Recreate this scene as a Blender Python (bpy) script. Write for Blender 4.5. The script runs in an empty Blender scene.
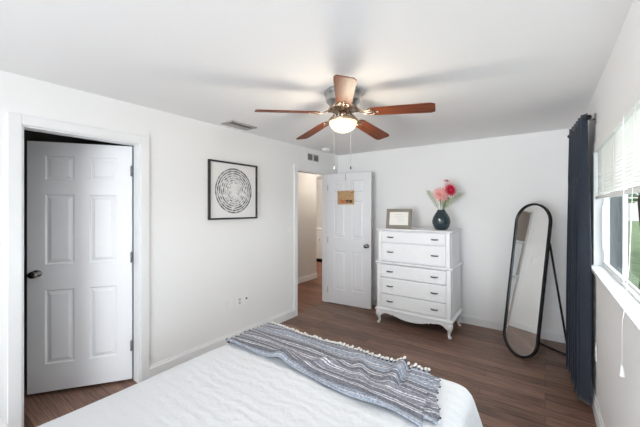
import bpy, bmesh, math, random
from mathutils import Vector, Matrix

random.seed(7)
S = bpy.context.scene
COL = S.collection
PI = math.pi
R = math.radians

# ------------------------------------------------------------------ camera
cam_d = bpy.data.cameras.new('camera')
cam_d.sensor_width = 36.0
cam_d.lens = 311.0 / 640.0 * 36.0
cam_d.shift_y = -0.0086
cam_d.clip_start = 0.02
cam = bpy.data.objects.new('camera', cam_d)
COL.objects.link(cam)
cam.location = (0, 0, 1.536)
cam.rotation_euler = (R(90), 0, R(35.9))
S.camera = cam

# ------------------------------------------------------------------ world, light, exposure
W = bpy.data.worlds.new('overcast_sky')
S.world = W
W.use_nodes = True
wn = W.node_tree.nodes
wl = W.node_tree.links
bg = wn['Background']
tcw = wn.new('ShaderNodeTexCoord')
sepw = wn.new('ShaderNodeSeparateXYZ')
rampw = wn.new('ShaderNodeValToRGB')
wl.new(tcw.outputs['Generated'], sepw.inputs[0])
wl.new(sepw.outputs['Z'], rampw.inputs[0])
rampw.color_ramp.elements[0].position = 0.0
rampw.color_ramp.elements[0].color = (1.0, 1.0, 1.0, 1)
rampw.color_ramp.elements[1].position = 0.8
rampw.color_ramp.elements[1].color = (0.78, 0.88, 1.0, 1)
wl.new(rampw.outputs[0], bg.inputs[0])
bg.inputs[1].default_value = 1.1


def area_light(name, loc, rot, sx, sy, power, color=(1, 1, 1), portal=False):
    d = bpy.data.lights.new(name, 'AREA')
    d.shape = 'RECTANGLE'
    d.size = sx
    d.size_y = sy
    d.energy = power
    d.color = color
    o = bpy.data.objects.new(name, d)
    o.location = loc
    o.rotation_euler = rot
    COL.objects.link(o)
    if portal:
        d.cycles.is_portal = True
    return o


# hazy daylight: a very soft sun beyond the side window, and an added fill lamp behind the camera
sun_d = bpy.data.lights.new('hazy_sun', 'SUN')
sun_d.energy = 17.0
sun_d.angle = R(130)
sun_d.color = (0.90, 0.955, 1.0)
sun = bpy.data.objects.new('hazy_sun', sun_d)
sun.rotation_euler = Vector((-0.80, 0.06, -0.24)).to_track_quat('-Z', 'Y').to_euler()
COL.objects.link(sun)
area_light('rear_fill_light', (-0.75, -3.28, 1.20), (R(105), 0, 0), 2.0, 1.7, 66, (0.90, 0.95, 1.0)).data.spread = R(105)
area_light("side_window_portal", (0.42, 2.22, 1.56), (R(90), 0, R(90)), 2.0, 0.95, 1, (1, 1, 1), True)

S.view_settings.view_transform = 'Standard'
S.view_settings.look = 'None'
S.view_settings.gamma = 1.0
S.view_settings.use_curve_mapping = False
S.view_settings.exposure = 0.11
S.cycles.max_bounces = 10
S.cycles.diffuse_bounces = 6
S.cycles.use_denoising = True

# ------------------------------------------------------------------ materials
MATS = {}


def lin(c):
    return tuple(((v / 255.0) / 12.92 if v / 255.0 <= 0.04045 else ((v / 255.0 + 0.055) / 1.055) ** 2.4) for v in c)


def mat(name, rgb, rough=0.5, metal=0.0, spec=0.5, vary=0.0, vscale=20.0, bump=0.0, bscale=200.0, sheen=0.0, stretch=None):
    if name in MATS:
        return MATS[name]
    m = bpy.data.materials.new(name)
    m.use_nodes = True
    nt = m.node_tree
    n = nt.nodes
    p = n['Principled BSDF']
    c = lin(rgb)
    p.inputs['Base Color'].default_value = (*c, 1)
    p.inputs['Roughness'].default_value = rough
    p.inputs['Metallic'].default_value = metal
    p.inputs['Specular IOR Level'].default_value = spec
    if sheen:
        p.inputs['Sheen Weight'].default_value = sheen
    tc = n.new('ShaderNodeTexCoord')
    mp = n.new('ShaderNodeMapping')
    if stretch:
        mp.inputs['Scale'].default_value = stretch
    nt.links.new(tc.outputs['Object'], mp.inputs[0])
    if vary:
        nz = n.new('ShaderNodeTexNoise')
        nz.inputs['Scale'].default_value = vscale
        nz.inputs['Detail'].default_value = 4
        nt.links.new(mp.outputs[0], nz.inputs['Vector'])
        rp = n.new('ShaderNodeValToRGB')
        rp.color_ramp.elements[0].position = 0.3
        rp.color_ramp.elements[1].position = 0.7
        rp.color_ramp.elements[0].color = (*[max(0, v * (1 - vary)) for v in c], 1)
        rp.color_ramp.elements[1].color = (*[min(1, v * (1 + vary)) for v in c], 1)
        nt.links.new(nz.outputs['Fac'], rp.inputs[0])
        nt.links.new(rp.outputs[0], p.inputs['Base Color'])
    if bump:
        nb = n.new('ShaderNodeTexNoise')
        nb.inputs['Scale'].default_value = bscale
        nb.inputs['Detail'].default_value = 3
        nt.links.new(mp.outputs[0], nb.inputs['Vector'])
        b = n.new('ShaderNodeBump')
        b.inputs['Strength'].default_value = bump
        b.inputs['Distance'].default_value = 0.002
        nt.links.new(nb.outputs['Fac'], b.inputs['Height'])
        nt.links.new(b.outputs[0], p.inputs['Normal'])
    MATS[name] = m
    return m


def P(m):
    return m.node_tree.nodes['Principled BSDF']


wall_m = mat('wall_paint', (242, 242, 242), 0.7, spec=0.25, bump=0.15, bscale=90)
ceil_m = mat('ceiling_paint', (244, 244, 244), 0.8, spec=0.2, bump=0.2, bscale=70)
hall_m = mat('hall_paint', (212, 209, 205), 0.7, spec=0.25, bump=0.15, bscale=90)
closet_m = mat('closet_shade', (120, 118, 115), 0.8, spec=0.1, bump=0.15, bscale=90)  # wall colour darkened to stand for shade inside the closet
trim_m = mat('trim_gloss', (238, 239, 240), 0.35, spec=0.4, bump=0.05, bscale=60)
door_m = mat('door_gloss', (236, 237, 240), 0.38, spec=0.4, bump=0.05, bscale=80)
dres_m = mat('dresser_paint', (240, 241, 243), 0.4, spec=0.4, vary=0.015, vscale=14)
nickel_m = mat('brushed_nickel', (132, 130, 128), 0.25, metal=1.0, vary=0.05, vscale=60)
pewter_m = mat('pewter_metal', (178, 180, 178), 0.3, metal=1.0, vary=0.12, vscale=18)
bronze_m = mat('antique_nickel', (184, 164, 146), 0.32, metal=1.0, vary=0.15, vscale=40)
hinge_m = mat('hinge_steel', (140, 140, 142), 0.35, metal=1.0, vary=0.05, vscale=60)
pale_hinge_m = mat('painted_hinge', (196, 196, 196), 0.4, vary=0.03)
dark_m = mat('dark_pull', (88, 88, 90), 0.35, metal=0.8, vary=0.1, vscale=60)
black_m = mat('black_metal', (22, 24, 28), 0.45, spec=0.4, vary=0.1, vscale=40)
frame_m = mat('black_frame_wood', (48, 46, 48), 0.45, spec=0.4, vary=0.2, vscale=40, stretch=(1, 12, 1))
plast_m = mat('white_plastic', (244, 244, 243), 0.4, spec=0.4, vary=0.01)
grille_m = mat('vent_white_metal', (206, 206, 204), 0.45, spec=0.4, vary=0.03)
slot_m = mat('vent_shadow_dark', (84, 82, 80), 0.8, spec=0.1, vary=0.1)
greyf_m = mat('weathered_grey_wood', (142, 134, 124), 0.55, spec=0.3, vary=0.2, vscale=30, stretch=(2, 18, 18))
paper_m = mat('cream_paper', (240, 238, 232), 0.8, spec=0.1, vary=0.02, vscale=60)
ink_m = mat('faint_ink', (196, 196, 198), 0.8, spec=0.1, vary=0.05)
kraft_m = mat('kraft_board', (194, 160, 120), 0.8, spec=0.1, vary=0.14, vscale=60)
coral_m = mat('coral_letter', (206, 96, 66), 0.7, spec=0.1, vary=0.05)
inkd_m = mat('brown_letter', (64, 34, 30), 0.7, spec=0.1, vary=0.05)
cord_m = mat('white_cord', (232, 230, 224), 0.7, spec=0.1, vary=0.04, vscale=200)
chain_m = mat('pale_chain', (214, 208, 196), 0.4, metal=0.5, vary=0.05, vscale=200)
curt_m = mat('navy_curtain', (44, 51, 64), 0.85, spec=0.15, sheen=0.3, vary=0.1, vscale=60, bump=0.3, bscale=500)
lining_m = mat('curtain_lining', (118, 124, 136), 0.85, spec=0.15, vary=0.05, vscale=60, bump=0.2, bscale=400)
blind_m = mat('blind_vinyl_solid', (240, 240, 238), 0.5, spec=0.3, vary=0.01)
pink_m = mat('pink_petal', (248, 178, 174), 0.6, spec=0.2, vary=0.12, vscale=60)
pale_m = mat('pale_pink_petal', (246, 206, 206), 0.6, spec=0.2, vary=0.1, vscale=60)
red_m = mat('crimson_petal', (208, 36, 72), 0.6, spec=0.2, vary=0.2, vscale=60)
core_m = mat('flower_centre', (232, 120, 110), 0.7, spec=0.1, vary=0.2, vscale=200)
bud_m = mat('mauve_bud', (150, 100, 104), 0.7, spec=0.1, vary=0.2, vscale=100)
stem_m = mat('green_stem', (92, 110, 62), 0.6, spec=0.3, vary=0.15, vscale=60)
fern_m = mat('fern_green', (150, 164, 116), 0.6, spec=0.3, vary=0.25, vscale=40)
grass_m = mat('lawn_green', (98, 110, 82), 0.9, spec=0.1, vary=0.35, vscale=3)
leaf_m = mat('tree_leaf', (58, 84, 50), 0.8, spec=0.1, vary=0.4, vscale=4)
bark_m = mat('tree_bark', (70, 66, 60), 0.9, spec=0.1, vary=0.3, vscale=10, stretch=(4, 4, 1))
bounce_m = mat('bounce_concrete', (150, 150, 147), 0.8, spec=0.1, vary=0.05, vscale=3)
counter_m = mat('counter_top', (228, 226, 222), 0.3, spec=0.5, vary=0.06, vscale=30)
kick_m = mat('toe_kick', (40, 36, 34), 0.7, spec=0.2, vary=0.1)
mattr_m = mat('mattress_ticking', (226, 226, 228), 0.9, spec=0.1, vary=0.03)
bedwood_m = mat('bed_frame_wood', (70, 54, 46), 0.5, spec=0.3, vary=0.2, vscale=20, stretch=(1, 14, 14))
pillow_m = mat('pillow_cotton', (242, 243, 246), 0.9, spec=0.1, vary=0.01, bump=0.3, bscale=120)


def node_mat(name):
    m = bpy.data.materials.new(name)
    m.use_nodes = True
    MATS[name] = m
    return m, m.node_tree.nodes, m.node_tree.links


# walnut plank floor, boards run along X
def floor_material(name, tint):
    m, n, l = node_mat(name)
    p = n['Principled BSDF']
    tc = n.new('ShaderNodeTexCoord')
    br = n.new('ShaderNodeTexBrick')
    br.inputs['Scale'].default_value = 1.0
    br.inputs['Brick Width'].default_value = 1.22
    br.inputs['Row Height'].default_value = 0.118
    br.inputs['Mortar Size'].default_value = 0.0016
    br.inputs['Mortar Smooth'].default_value = 0.4
    br.offset = 0.37
    br.offset_frequency = 3
    br.inputs['Color1'].default_value = (0, 0, 0, 1)
    br.inputs['Color2'].default_value = (1, 1, 1, 1)
    br.inputs['Mortar'].default_value = (0.0, 0.0, 0.0, 1)
    l.new(tc.outputs['Object'], br.inputs['Vector'])
    mp = n.new('ShaderNodeMapping')
    mp.inputs['Scale'].default_value = (2.2, 44, 1)
    l.new(tc.outputs['Object'], mp.inputs[0])
    nz = n.new('ShaderNodeTexNoise')
    nz.inputs['Scale'].default_value = 1.6
    nz.inputs['Detail'].default_value = 6
    nz.inputs['Roughness'].default_value = 0.68
    nz.inputs['Distortion'].default_value = 0.4
    l.new(mp.outputs[0], nz.inputs['Vector'])
    mx = n.new('ShaderNodeMix')
    mx.data_type = 'FLOAT'
    mx.inputs['Factor'].default_value = 0.17
    l.new(nz.outputs['Fac'], mx.inputs['A'])
    l.new(br.outputs['Color'], mx.inputs['B'])
    rp = n.new('ShaderNodeValToRGB')
    e = rp.color_ramp.elements
    e[0].position = 0.30
    e[0].color = (*[v * t for v, t in zip(lin((60, 42, 35)), tint)], 1)
    e[1].position = 0.70
    e[1].color = (*[v * t for v, t in zip(lin((160, 124, 106)), tint)], 1)
    l.new(mx.outputs['Result'], rp.inputs[0])
    mm = n.new('ShaderNodeMix')
    mm.data_type = 'RGBA'
    mm.inputs['B'].default_value = (*lin((66, 49, 43)), 1)
    l.new(br.outputs['Fac'], mm.inputs['Factor'])
    l.new(rp.outputs[0], mm.inputs['A'])
    l.new(mm.outputs['Result'], p.inputs['Base Color'])
    p.inputs['Roughness'].default_value = 0.42
    p.inputs['Specular IOR Level'].default_value = 0.42
    b = n.new('ShaderNodeBump')
    b.inputs['Strength'].default_value = 0.12
    b.inputs['Distance'].default_value = 0.002
    l.new(nz.outputs['Fac'], b.inputs['Height'])
    l.new(b.outputs[0], p.inputs['Normal'])
    return m


floor_m = floor_material('walnut_planks', (1, 1, 1))
hallfloor_m = floor_material('hall_planks_warm_lit', (1.25, 0.9, 0.72))  # same boards, the hall's warm light tinted into the colour


def wood_blade():
    m, n, l = node_mat('blade_cherry')
    p = n['Principled BSDF']
    tc = n.new('ShaderNodeTexCoord')
    mp = n.new('ShaderNodeMapping')
    mp.inputs['Scale'].default_value = (2, 40, 10)
    l.new(tc.outputs['Object'], mp.inputs[0])
    nz = n.new('ShaderNodeTexNoise')
    nz.inputs['Scale'].default_value = 2
    nz.inputs['Detail'].default_value = 5
    l.new(mp.outputs[0], nz.inputs['Vector'])
    rp = n.new('ShaderNodeValToRGB')
    rp.color_ramp.elements[0].position = 0.3
    rp.color_ramp.elements[1].position = 0.75
    rp.color_ramp.elements[0].color = (*lin((84, 40, 27)), 1)
    rp.color_ramp.elements[1].color = (*lin((134, 72, 40)), 1)
    l.new(nz.outputs['Fac'], rp.inputs[0])
    l.new(rp.outputs[0], p.inputs['Base Color'])
    p.inputs['Roughness'].default_value = 0.42
    p.inputs['Specular IOR Level'].default_value = 0.12
    return m


blade_m = wood_blade()


def emission_mat(name, rgb, strength):
    m, n, l = node_mat(name)
    p = n['Principled BSDF']
    p.inputs['Base Color'].default_value = (*lin(rgb), 1)
    p.inputs['Roughness'].default_value = 0.3
    p.inputs['Emission Color'].default_value = (*lin(rgb), 1)
    p.inputs['Emission Strength'].default_value = strength
    return m


bowl_m = emission_mat('lit_frosted_bowl', (255, 226, 176), 1.15)
bulb_m = emission_mat('bulb_glow', (255, 240, 220), 4.0)


def glass_pane(name, tint=(1, 1, 1), gloss=0.06):
    m, n, l = node_mat(name)
    out = n['Material Output']
    n.remove(n['Principled BSDF'])
    t = n.new('ShaderNodeBsdfTransparent')
    t.inputs[0].default_value = (*tint, 1)
    g = n.new('ShaderNodeBsdfGlossy')
    g.inputs['Roughness'].default_value = 0.02
    mx = n.new('ShaderNodeMixShader')
    mx.inputs[0].default_value = gloss
    l.new(t.outputs[0], mx.inputs[1])
    l.new(g.outputs[0], mx.inputs[2])
    l.new(mx.outputs[0], out.inputs[0])
    return m


def slat_mat():
    m, n, l = node_mat('blind_slat_vinyl')
    out = n['Material Output']
    p = n['Principled BSDF']
    p.inputs['Base Color'].default_value = (*lin((242, 242, 240)), 1)
    p.inputs['Roughness'].default_value = 0.5
    t = n.new('ShaderNodeBsdfTranslucent')
    t.inputs[0].default_value = (0.9, 0.9, 0.88, 1)
    mx = n.new('ShaderNodeMixShader')
    mx.inputs[0].default_value = 0.45
    l.new(p.outputs[0], mx.inputs[1])
    l.new(t.outputs[0], mx.inputs[2])
    l.new(mx.outputs[0], out.inputs[0])
    return m


slat_m = slat_mat()
pane_m = glass_pane('window_glass', (0.95, 0.97, 0.96))
artglass_m = glass_pane('picture_glass', (0.98, 0.98, 0.98), 0.04)


def screen_mat():
    m, n, l = node_mat('insect_screen')
    out = n['Material Output']
    p = n['Principled BSDF']
    p.inputs['Base Color'].default_value = (*lin((80, 83, 86)), 1)
    p.inputs['Roughness'].default_value = 0.8
    t = n.new('ShaderNodeBsdfTransparent')
    mx = n.new('ShaderNodeMixShader')
    mx.inputs[0].default_value = 0.22
    l.new(t.outputs[0], mx.inputs[1])
    l.new(p.outputs[0], mx.inputs[2])
    l.new(mx.outputs[0], out.inputs[0])
    return m


screen_m = screen_mat()


def mirror_mat():
    m, n, l = node_mat('silvered_glass')
    p = n['Principled BSDF']
    p.inputs['Base Color'].default_value = (0.90, 0.91, 0.91, 1)
    p.inputs['Metallic'].default_value = 1.0
    p.inputs['Roughness'].default_value = 0.015
    return m


mirror_m = mirror_mat()


def vase_mat():
    m, n, l = node_mat('smoked_glass')
    p = n['Principled BSDF']
    tc = n.new('ShaderNodeTexCoord')
    vo = n.new('ShaderNodeTexVoronoi')
    vo.inputs['Scale'].default_value = 34
    l.new(tc.outputs['Object'], vo.inputs['Vector'])
    b = n.new('ShaderNodeBump')
    b.inputs['Strength'].default_value = 0.6
    b.inputs['Distance'].default_value = 0.004
    l.new(vo.outputs['Distance'], b.inputs['Height'])
    l.new(b.outputs[0], p.inputs['Normal'])
    p.inputs['Base Color'].default_value = (*lin((66, 84, 92)), 1)
    p.inputs['Roughness'].default_value = 0.12
    p.inputs['Specular IOR Level'].default_value = 0.6
    p.inputs['Transmission Weight'].default_value = 0.5
    return m


vase_m = vase_mat()


def coverlet_mat():
    m, n, l = node_mat('white_matelasse')
    p = n['Principled BSDF']
    p.inputs['Base Color'].default_value = (*lin((226, 228, 232)), 1)
    p.inputs['Roughness'].default_value = 0.9
    p.inputs['Specular IOR Level'].default_value = 0.1
    tc = n.new('ShaderNodeTexCoord')
    mp = n.new('ShaderNodeMapping')
    mp.inputs['Rotation'].default_value = (0, 0, R(0))
    l.new(tc.outputs['Object'], mp.inputs[0])
    wv = n.new('ShaderNodeTexWave')
    wv.bands_direction = 'Y'
    wv.inputs['Scale'].default_value = 5.0
    wv.inputs['Distortion'].default_value = 4.5
    wv.inputs['Detail'].default_value = 2
    wv.inputs['Detail Scale'].default_value = 2.0
    l.new(mp.outputs[0], wv.inputs['Vector'])
    nz = n.new('ShaderNodeTexNoise')
    nz.inputs['Scale'].default_value = 42
    nz.inputs['Detail'].default_value = 3
    l.new(tc.outputs['Object'], nz.inputs['Vector'])
    ad = n.new('ShaderNodeMath')
    ad.operation = 'MULTIPLY_ADD'
    ad.inputs[1].default_value = 0.45
    l.new(wv.outputs['Fac'], ad.inputs[0])
    l.new(nz.outputs['Fac'], ad.inputs[2])
    b = n.new('ShaderNodeBump')
    b.inputs['Strength'].default_value = 0.55
    b.inputs['Distance'].default_value = 0.008
    l.new(ad.outputs[0], b.inputs['Height'])
    l.new(b.outputs[0], p.inputs['Normal'])
    return m


cover_m = coverlet_mat()


def throw_mat():
    """woven stripes along X: v coordinate is stored in the mesh as a UV map"""
    m, n, l = node_mat('striped_weave')
    p = n['Principled BSDF']
    p.inputs['Roughness'].default_value = 0.95
    p.inputs['Specular IOR Level'].default_value = 0.05
    uv = n.new('ShaderNodeUVMap')
    uv.uv_map = 'weave'
    sp = n.new('ShaderNodeSeparateXYZ')
    l.new(uv.outputs[0], sp.inputs[0])
    rp = n.new('ShaderNodeValToRGB')
    rp.color_ramp.interpolation = 'CONSTANT'
    white = lin((236, 236, 240))
    blue = lin((164, 172, 186))
    grey = lin((152, 153, 162))
    char = lin((134, 135, 144))
    pale = lin((184, 194, 208))
    bands = [(0.0, pale), (0.04, white), (0.05, blue), (0.085, char), (0.16, white), (0.172, grey), (0.195, white), (0.207, char), (0.27, white), (0.28, grey),
             (0.345, white), (0.357, char), (0.375, white), (0.387, grey), (0.45, white), (0.46, char), (0.53, white), (0.542, grey), (0.565, white), (0.577, char),
             (0.645, white), (0.655, blue), (0.72, white), (0.732, grey), (0.755, white), (0.767, blue), (0.84, white), (0.85, grey), (0.92, white), (0.932, blue)]
    el = rp.color_ramp.elements
    el[0].position = 0.0
    el[0].color = (*bands[0][1], 1)
    el[1].position = bands[1][0]
    el[1].color = (*bands[1][1], 1)
    for pos, c in bands[2:]:
        e = el.new(pos)
        e.color = (*c, 1)
    l.new(sp.outputs['Y'], rp.inputs[0])
    nz = n.new('ShaderNodeTexNoise')
    nz.inputs['Scale'].default_value = 85
    nz.inputs['Detail'].default_value = 2
    mx = n.new('ShaderNodeMix')
    mx.data_type = 'RGBA'
    mx.blend_type = 'MULTIPLY'
    mx.inputs['Factor'].default_value = 0.75
    r2 = n.new('ShaderNodeValToRGB')
    r2.color_ramp.elements[0].position = 0.35
    r2.color_ramp.elements[0].color = (0.40, 0.40, 0.43, 1)
    r2.color_ramp.elements[1].position = 0.65
    r2.color_ramp.elements[1].color = (1, 1, 1, 1)
    tc = n.new('ShaderNodeTexCoord')
    l.new(tc.outputs['Object'], nz.inputs['Vector'])
    l.new(nz.outputs['Fac'], r2.inputs[0])
    l.new(rp.outputs[0], mx.inputs['A'])
    l.new(r2.outputs[0], mx.inputs['B'])
    # dark whipped stitches between the cloth and its far fringe
    def M(op, a, b=None):
        k = n.new('ShaderNodeMath')
        k.operation = op
        for i, v in enumerate((a, b)):
            if v is None:
                continue
            if isinstance(v, (int, float)):
                k.inputs[i].default_value = v
            else:
                l.new(v, k.inputs[i])
        return k.outputs[0]
    dash = M('GREATER_THAN', M('FRACT', M('MULTIPLY', sp.outputs['X'], 46.0)), 0.5)
    hem = M('MULTIPLY', dash, M('GREATER_THAN', sp.outputs['Y'], 0.962))
    m2 = n.new('ShaderNodeMix')
    m2.data_type = 'RGBA'
    m2.inputs['B'].default_value = (*lin((66, 66, 74)), 1)
    l.new(hem, m2.inputs['Factor'])
    l.new(mx.outputs['Result'], m2.inputs['A'])
    l.new(m2.outputs['Result'], p.inputs['Base Color'])
    b = n.new('ShaderNodeBump')
    b.inputs['Strength'].default_value = 0.4
    b.inputs['Distance'].default_value = 0.003
    l.new(nz.outputs['Fac'], b.inputs['Height'])
    l.new(b.outputs[0], p.inputs['Normal'])
    return m


throw_m = throw_mat()
fringe_m = mat('cream_fringe', (226, 224, 222), 0.95, spec=0.05, vary=0.12, vscale=120)
knot_m = mat('charcoal_knot', (78, 78, 86), 0.95, spec=0.05, vary=0.12, vscale=120)


def print_mat():
    """ink rings on white paper, drawn in polar coordinates of the sheet"""
    m, n, l = node_mat('ring_print')
    p = n['Principled BSDF']
    p.inputs['Roughness'].default_value = 0.8
    p.inputs['Specular IOR Level'].default_value = 0.1
    tc = n.new('ShaderNodeTexCoord')
    sp = n.new('ShaderNodeSeparateXYZ')
    l.new(tc.outputs['Object'], sp.inputs[0])

    def M(op, a=None, b=None, c=None):
        k = n.new('ShaderNodeMath')
        k.operation = op
        for i, v in enumerate((a, b, c)):
            if v is None:
                continue
            if isinstance(v, (int, float)):
                k.inputs[i].default_value = v
            else:
                l.new(v, k.inputs[i])
        return k.outputs[0]
    y, z = sp.outputs['Y'], sp.outputs['Z']
    r = M('SQRT', M('ADD', M('MULTIPLY', y, y), M('MULTIPLY', z, z)))
    ang = M('ARCTAN2', z, y)
    ring = M('FLOOR', M('MULTIPLY', r, 1 / 0.0255))
    frac = M('FRACT', M('MULTIPLY', r, 1 / 0.0255))
    cb = n.new('ShaderNodeCombineXYZ')
    l.new(M('MULTIPLY', M('COSINE', ang), M('MULTIPLY', ring, 0.9)), cb.inputs[0])
    l.new(M('MULTIPLY', M('SINE', ang), M('MULTIPLY', ring, 0.9)), cb.inputs[1])
    l.new(M('MULTIPLY', ring, 3.7), cb.inputs[2])
    nz = n.new('ShaderNodeTexNoise')
    nz.inputs['Scale'].default_value = 0.8
    nz.inputs['Detail'].default_value = 3
    l.new(cb.outputs[0], nz.inputs['Vector'])
    band = M('MULTIPLY', M('GREATER_THAN', frac, 0.36), M('LESS_THAN', r, 0.262))
    band = M('MULTIPLY', band, M('GREATER_THAN', r, 0.012))
    outer = M('MULTIPLY', M('MULTIPLY', r, 3.8), 0.38)
    ink = M('MULTIPLY', band, M('SMOOTHSTEP' if False else 'ADD', nz.outputs['Fac'], outer))
    rp = n.new('ShaderNodeValToRGB')
    rp.color_ramp.elements[0].position = 0.55
    rp.color_ramp.elements[0].color = (*lin((236, 236, 236)), 1)
    rp.color_ramp.elements[1].position = 1.0
    rp.color_ramp.elements[1].color = (*lin((44, 44, 48)), 1)
    e = rp.color_ramp.elements.new(0.78)
    e.color = (*lin((150, 150, 152)), 1)
    l.new(ink, rp.inputs[0])
    l.new(rp.outputs[0], p.inputs['Base Color'])
    return m


print_m = print_mat()

# ------------------------------------------------------------------ mesh helpers


def box(bm, x0, x1, y0, y1, z0, z1, bev=0.0, seg=2, M=None):
    x0, x1 = min(x0, x1), max(x0, x1)
    y0, y1 = min(y0, y1), max(y0, y1)
    z0, z1 = min(z0, z1), max(z0, z1)
    vs = [bm.verts.new((x, y, z)) for z in (z0, z1) for y in (y0, y1) for x in (x0, x1)]
    q = [(0, 2, 3, 1), (4, 5, 7, 6), (0, 1, 5, 4), (2, 6, 7, 3), (0, 4, 6, 2), (1, 3, 7, 5)]
    fs = [bm.faces.new([vs[i] for i in f]) for f in q]
    geom = vs
    if bev > 0:
        ed = list({e for f in fs for e in f.edges})
        r = bmesh.ops.bevel(bm, geom=ed, offset=bev, segments=seg, affect='EDGES', profile=0.6)
        geom = list({v for f in r['faces'] for v in f.verts} | {v for v in vs if v.is_valid})
    if M is not None:
        bmesh.ops.transform(bm, matrix=M, verts=geom)
    return bm


def rings(bm, rr, close=True, cap0=True, cap1=True):
    """skin a list of rings (each a list of coordinates)"""
    vv = [[bm.verts.new(p) for p in r] for r in rr]
    n = len(vv[0])
    for a, b in zip(vv[:-1], vv[1:]):
        for i in range(n if close else n - 1):
            j = (i + 1) % n
            f = bm.faces.new((a[i], a[j], b[j], b[i]))
            f.smooth = True
    if close and cap0:
        bm.faces.new(list(reversed(vv[0])))
    if close and cap1:
        bm.faces.new(vv[-1])
    return vv


def lathe(bm, prof, n=32, M=None):
    rr = [[(max(r, 1e-5) * math.cos(2 * PI * i / n), max(r, 1e-5) * math.sin(2 * PI * i / n), z) for i in range(n)] for r, z in prof]
    if M is not None:
        rr = [[M @ Vector(p) for p in r] for r in rr]
    rings(bm, rr)
    return bm


def tube(bm, pts, rad, n=10, flat=1.0):
    pts = [Vector(p) for p in pts]
    if not isinstance(rad, (list, tuple)):
        rad = [rad] * len(pts)
    rr = []
    up = None
    for i, p in enumerate(pts):
        t = (pts[min(i + 1, len(pts) - 1)] - pts[max(i - 1, 0)]).normalized()
        if up is None:
            up = Vector((0, 0, 1)) if abs(t.z) < 0.9 else Vector((1, 0, 0))
        s = t.cross(up).normalized()
        up = s.cross(t).normalized()
        rr.append([p + s * (rad[i] * math.cos(2 * PI * k / n)) + up * (rad[i] * flat * math.sin(2 * PI * k / n)) for k in range(n)])
    rings(bm, rr)
    return bm


def prism(bm, pts, y0, y1, M=None):
    """outline in XZ extruded along Y"""
    a = [bm.verts.new((p[0], y0, p[1])) for p in pts]
    b = [bm.verts.new((p[0], y1, p[1])) for p in pts]
    n = len(pts)
    for i in range(n):
        j = (i + 1) % n
        bm.faces.new((a[i], a[j], b[j], b[i]))
    bm.faces.new(list(reversed(a)))
    bm.faces.new(b)
    if M is not None:
        bmesh.ops.transform(bm, matrix=M, verts=a + b)
    return bm


def new():
    return bmesh.new()


def obj(name, bm, m, parent=None, smooth=None, loc=(0, 0, 0), rot=(0, 0, 0)):
    bmesh.ops.recalc_face_normals(bm, faces=bm.faces[:])
    me = bpy.data.meshes.new(name)
    if smooth is not None:
        for f in bm.faces:
            f.smooth = smooth
    bm.to_mesh(me)
    bm.free()
    for x in (m if isinstance(m, (list, tuple)) else [m]):
        me.materials.append(x)
    o = bpy.data.objects.new(name, me)
    o.location = loc
    o.rotation_euler = rot
    COL.objects.link(o)
    if parent is not None:
        o.parent = parent
    return o


def thing(name, label, cat, loc=(0, 0, 0), rot=(0, 0, 0), group=None):
    o = bpy.data.objects.new(name, None)
    o.empty_display_size = 0.1
    o.location = loc
    o.rotation_euler = rot
    COL.objects.link(o)
    o['label'] = label
    o['category'] = cat
    if group:
        o['group'] = group
    return o


def tag(o, label, cat, group=None, kind=None):
    o['label'] = label
    o['category'] = cat
    if group:
        o['group'] = group
    if kind:
        o['kind'] = kind
    return o


def struct(name, bm, m, label=None, cat=None, smooth=None):
    o = obj(name, bm, m, smooth=smooth)
    o['kind'] = 'structure'
    if label:
        o['label'] = label
        o['category'] = cat
    return o


def dup(src, parent, loc=None, rot=None):
    o = src.copy()
    COL.objects.link(o)
    o.parent = parent
    if loc is not None:
        o.location = loc
    if rot is not None:
        o.rotation_euler = rot
    return o


# ------------------------------------------------------------------ room constants
XL, XR = -2.877, 0.31
YF, YB = -3.40, 4.503
H = 2.434
TH = 0.10
C0, C1, CH = 0.522, 1.285, 2.10      # closet opening
D0, D1, DH = 3.41, 4.195, 2.085       # bedroom doorway
WY0, WY1, WZ0, WZ1 = 1.25, 3.25, 1.085, 2.03   # side window

# floor
bm = new()
box(bm, XL - TH * 0.5, XR + 0.15, YF - 0.15, 9.0, -0.1, 0.0)
box(bm, -8.0, XL - TH * 0.5, YF - 0.15, 2.34, -0.1, 0.0)
struct('floor', bm, floor_m, 'dark walnut plank floor running under the bed and dresser', 'floor')
bm = new()
box(bm, -8.0, XL - TH * 0.5, 2.34, 9.0, -0.1, 0.0)
struct('floor_hall', bm, hallfloor_m, 'same plank floor in the hall, warm light tinted in', 'floor')
# ceiling
bm = new()
box(bm, -8.0, XR + 0.15, YF - 0.15, 9.0, H, H + 0.1)
struct('ceiling', bm, ceil_m, 'flat white painted ceiling with a wood bladed fan', 'ceiling')

# left wall with closet opening and doorway
bm = new()
xa = XL - TH
box(bm, xa, XL, YF - 0.12, C0, 0, H)
box(bm, xa, XL, C0, C1, CH, H)
box(bm, xa, XL, C1, D0, 0, H)
box(bm, xa, XL, D0, D1, DH, H)
box(bm, xa, XL, D1, YB + 0.12, 0, H)
struct('wall_left', bm, wall_m, 'white left wall with two door openings and a framed print', 'wall')
bm = new()
box(bm, XL, XR, YB, YB + 0.12, 0, H)
struct('wall_back', bm, wall_m, 'white back wall behind the dresser and mirror', 'wall')
bm = new()
xb = XR + 0.094
box(bm, XR, xb, YF - 0.12, WY0, 0, H)
box(bm, XR, xb, WY0, WY1, 0, WZ0)
box(bm, XR, xb, WY0, WY1, WZ1, H)
box(bm, XR, xb, WY1, YB + 0.12, 0, H)
struct('wall_right', bm, wall_m, 'white right wall around the wide window', 'wall')
bm = new()
RW = (-1.8, 0.25, 0.35, 2.1)  # unseen opening, added along with the lengthened room for even fill
box(bm, XL, RW[0], YF - 0.12, YF, 0, H)
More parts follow.
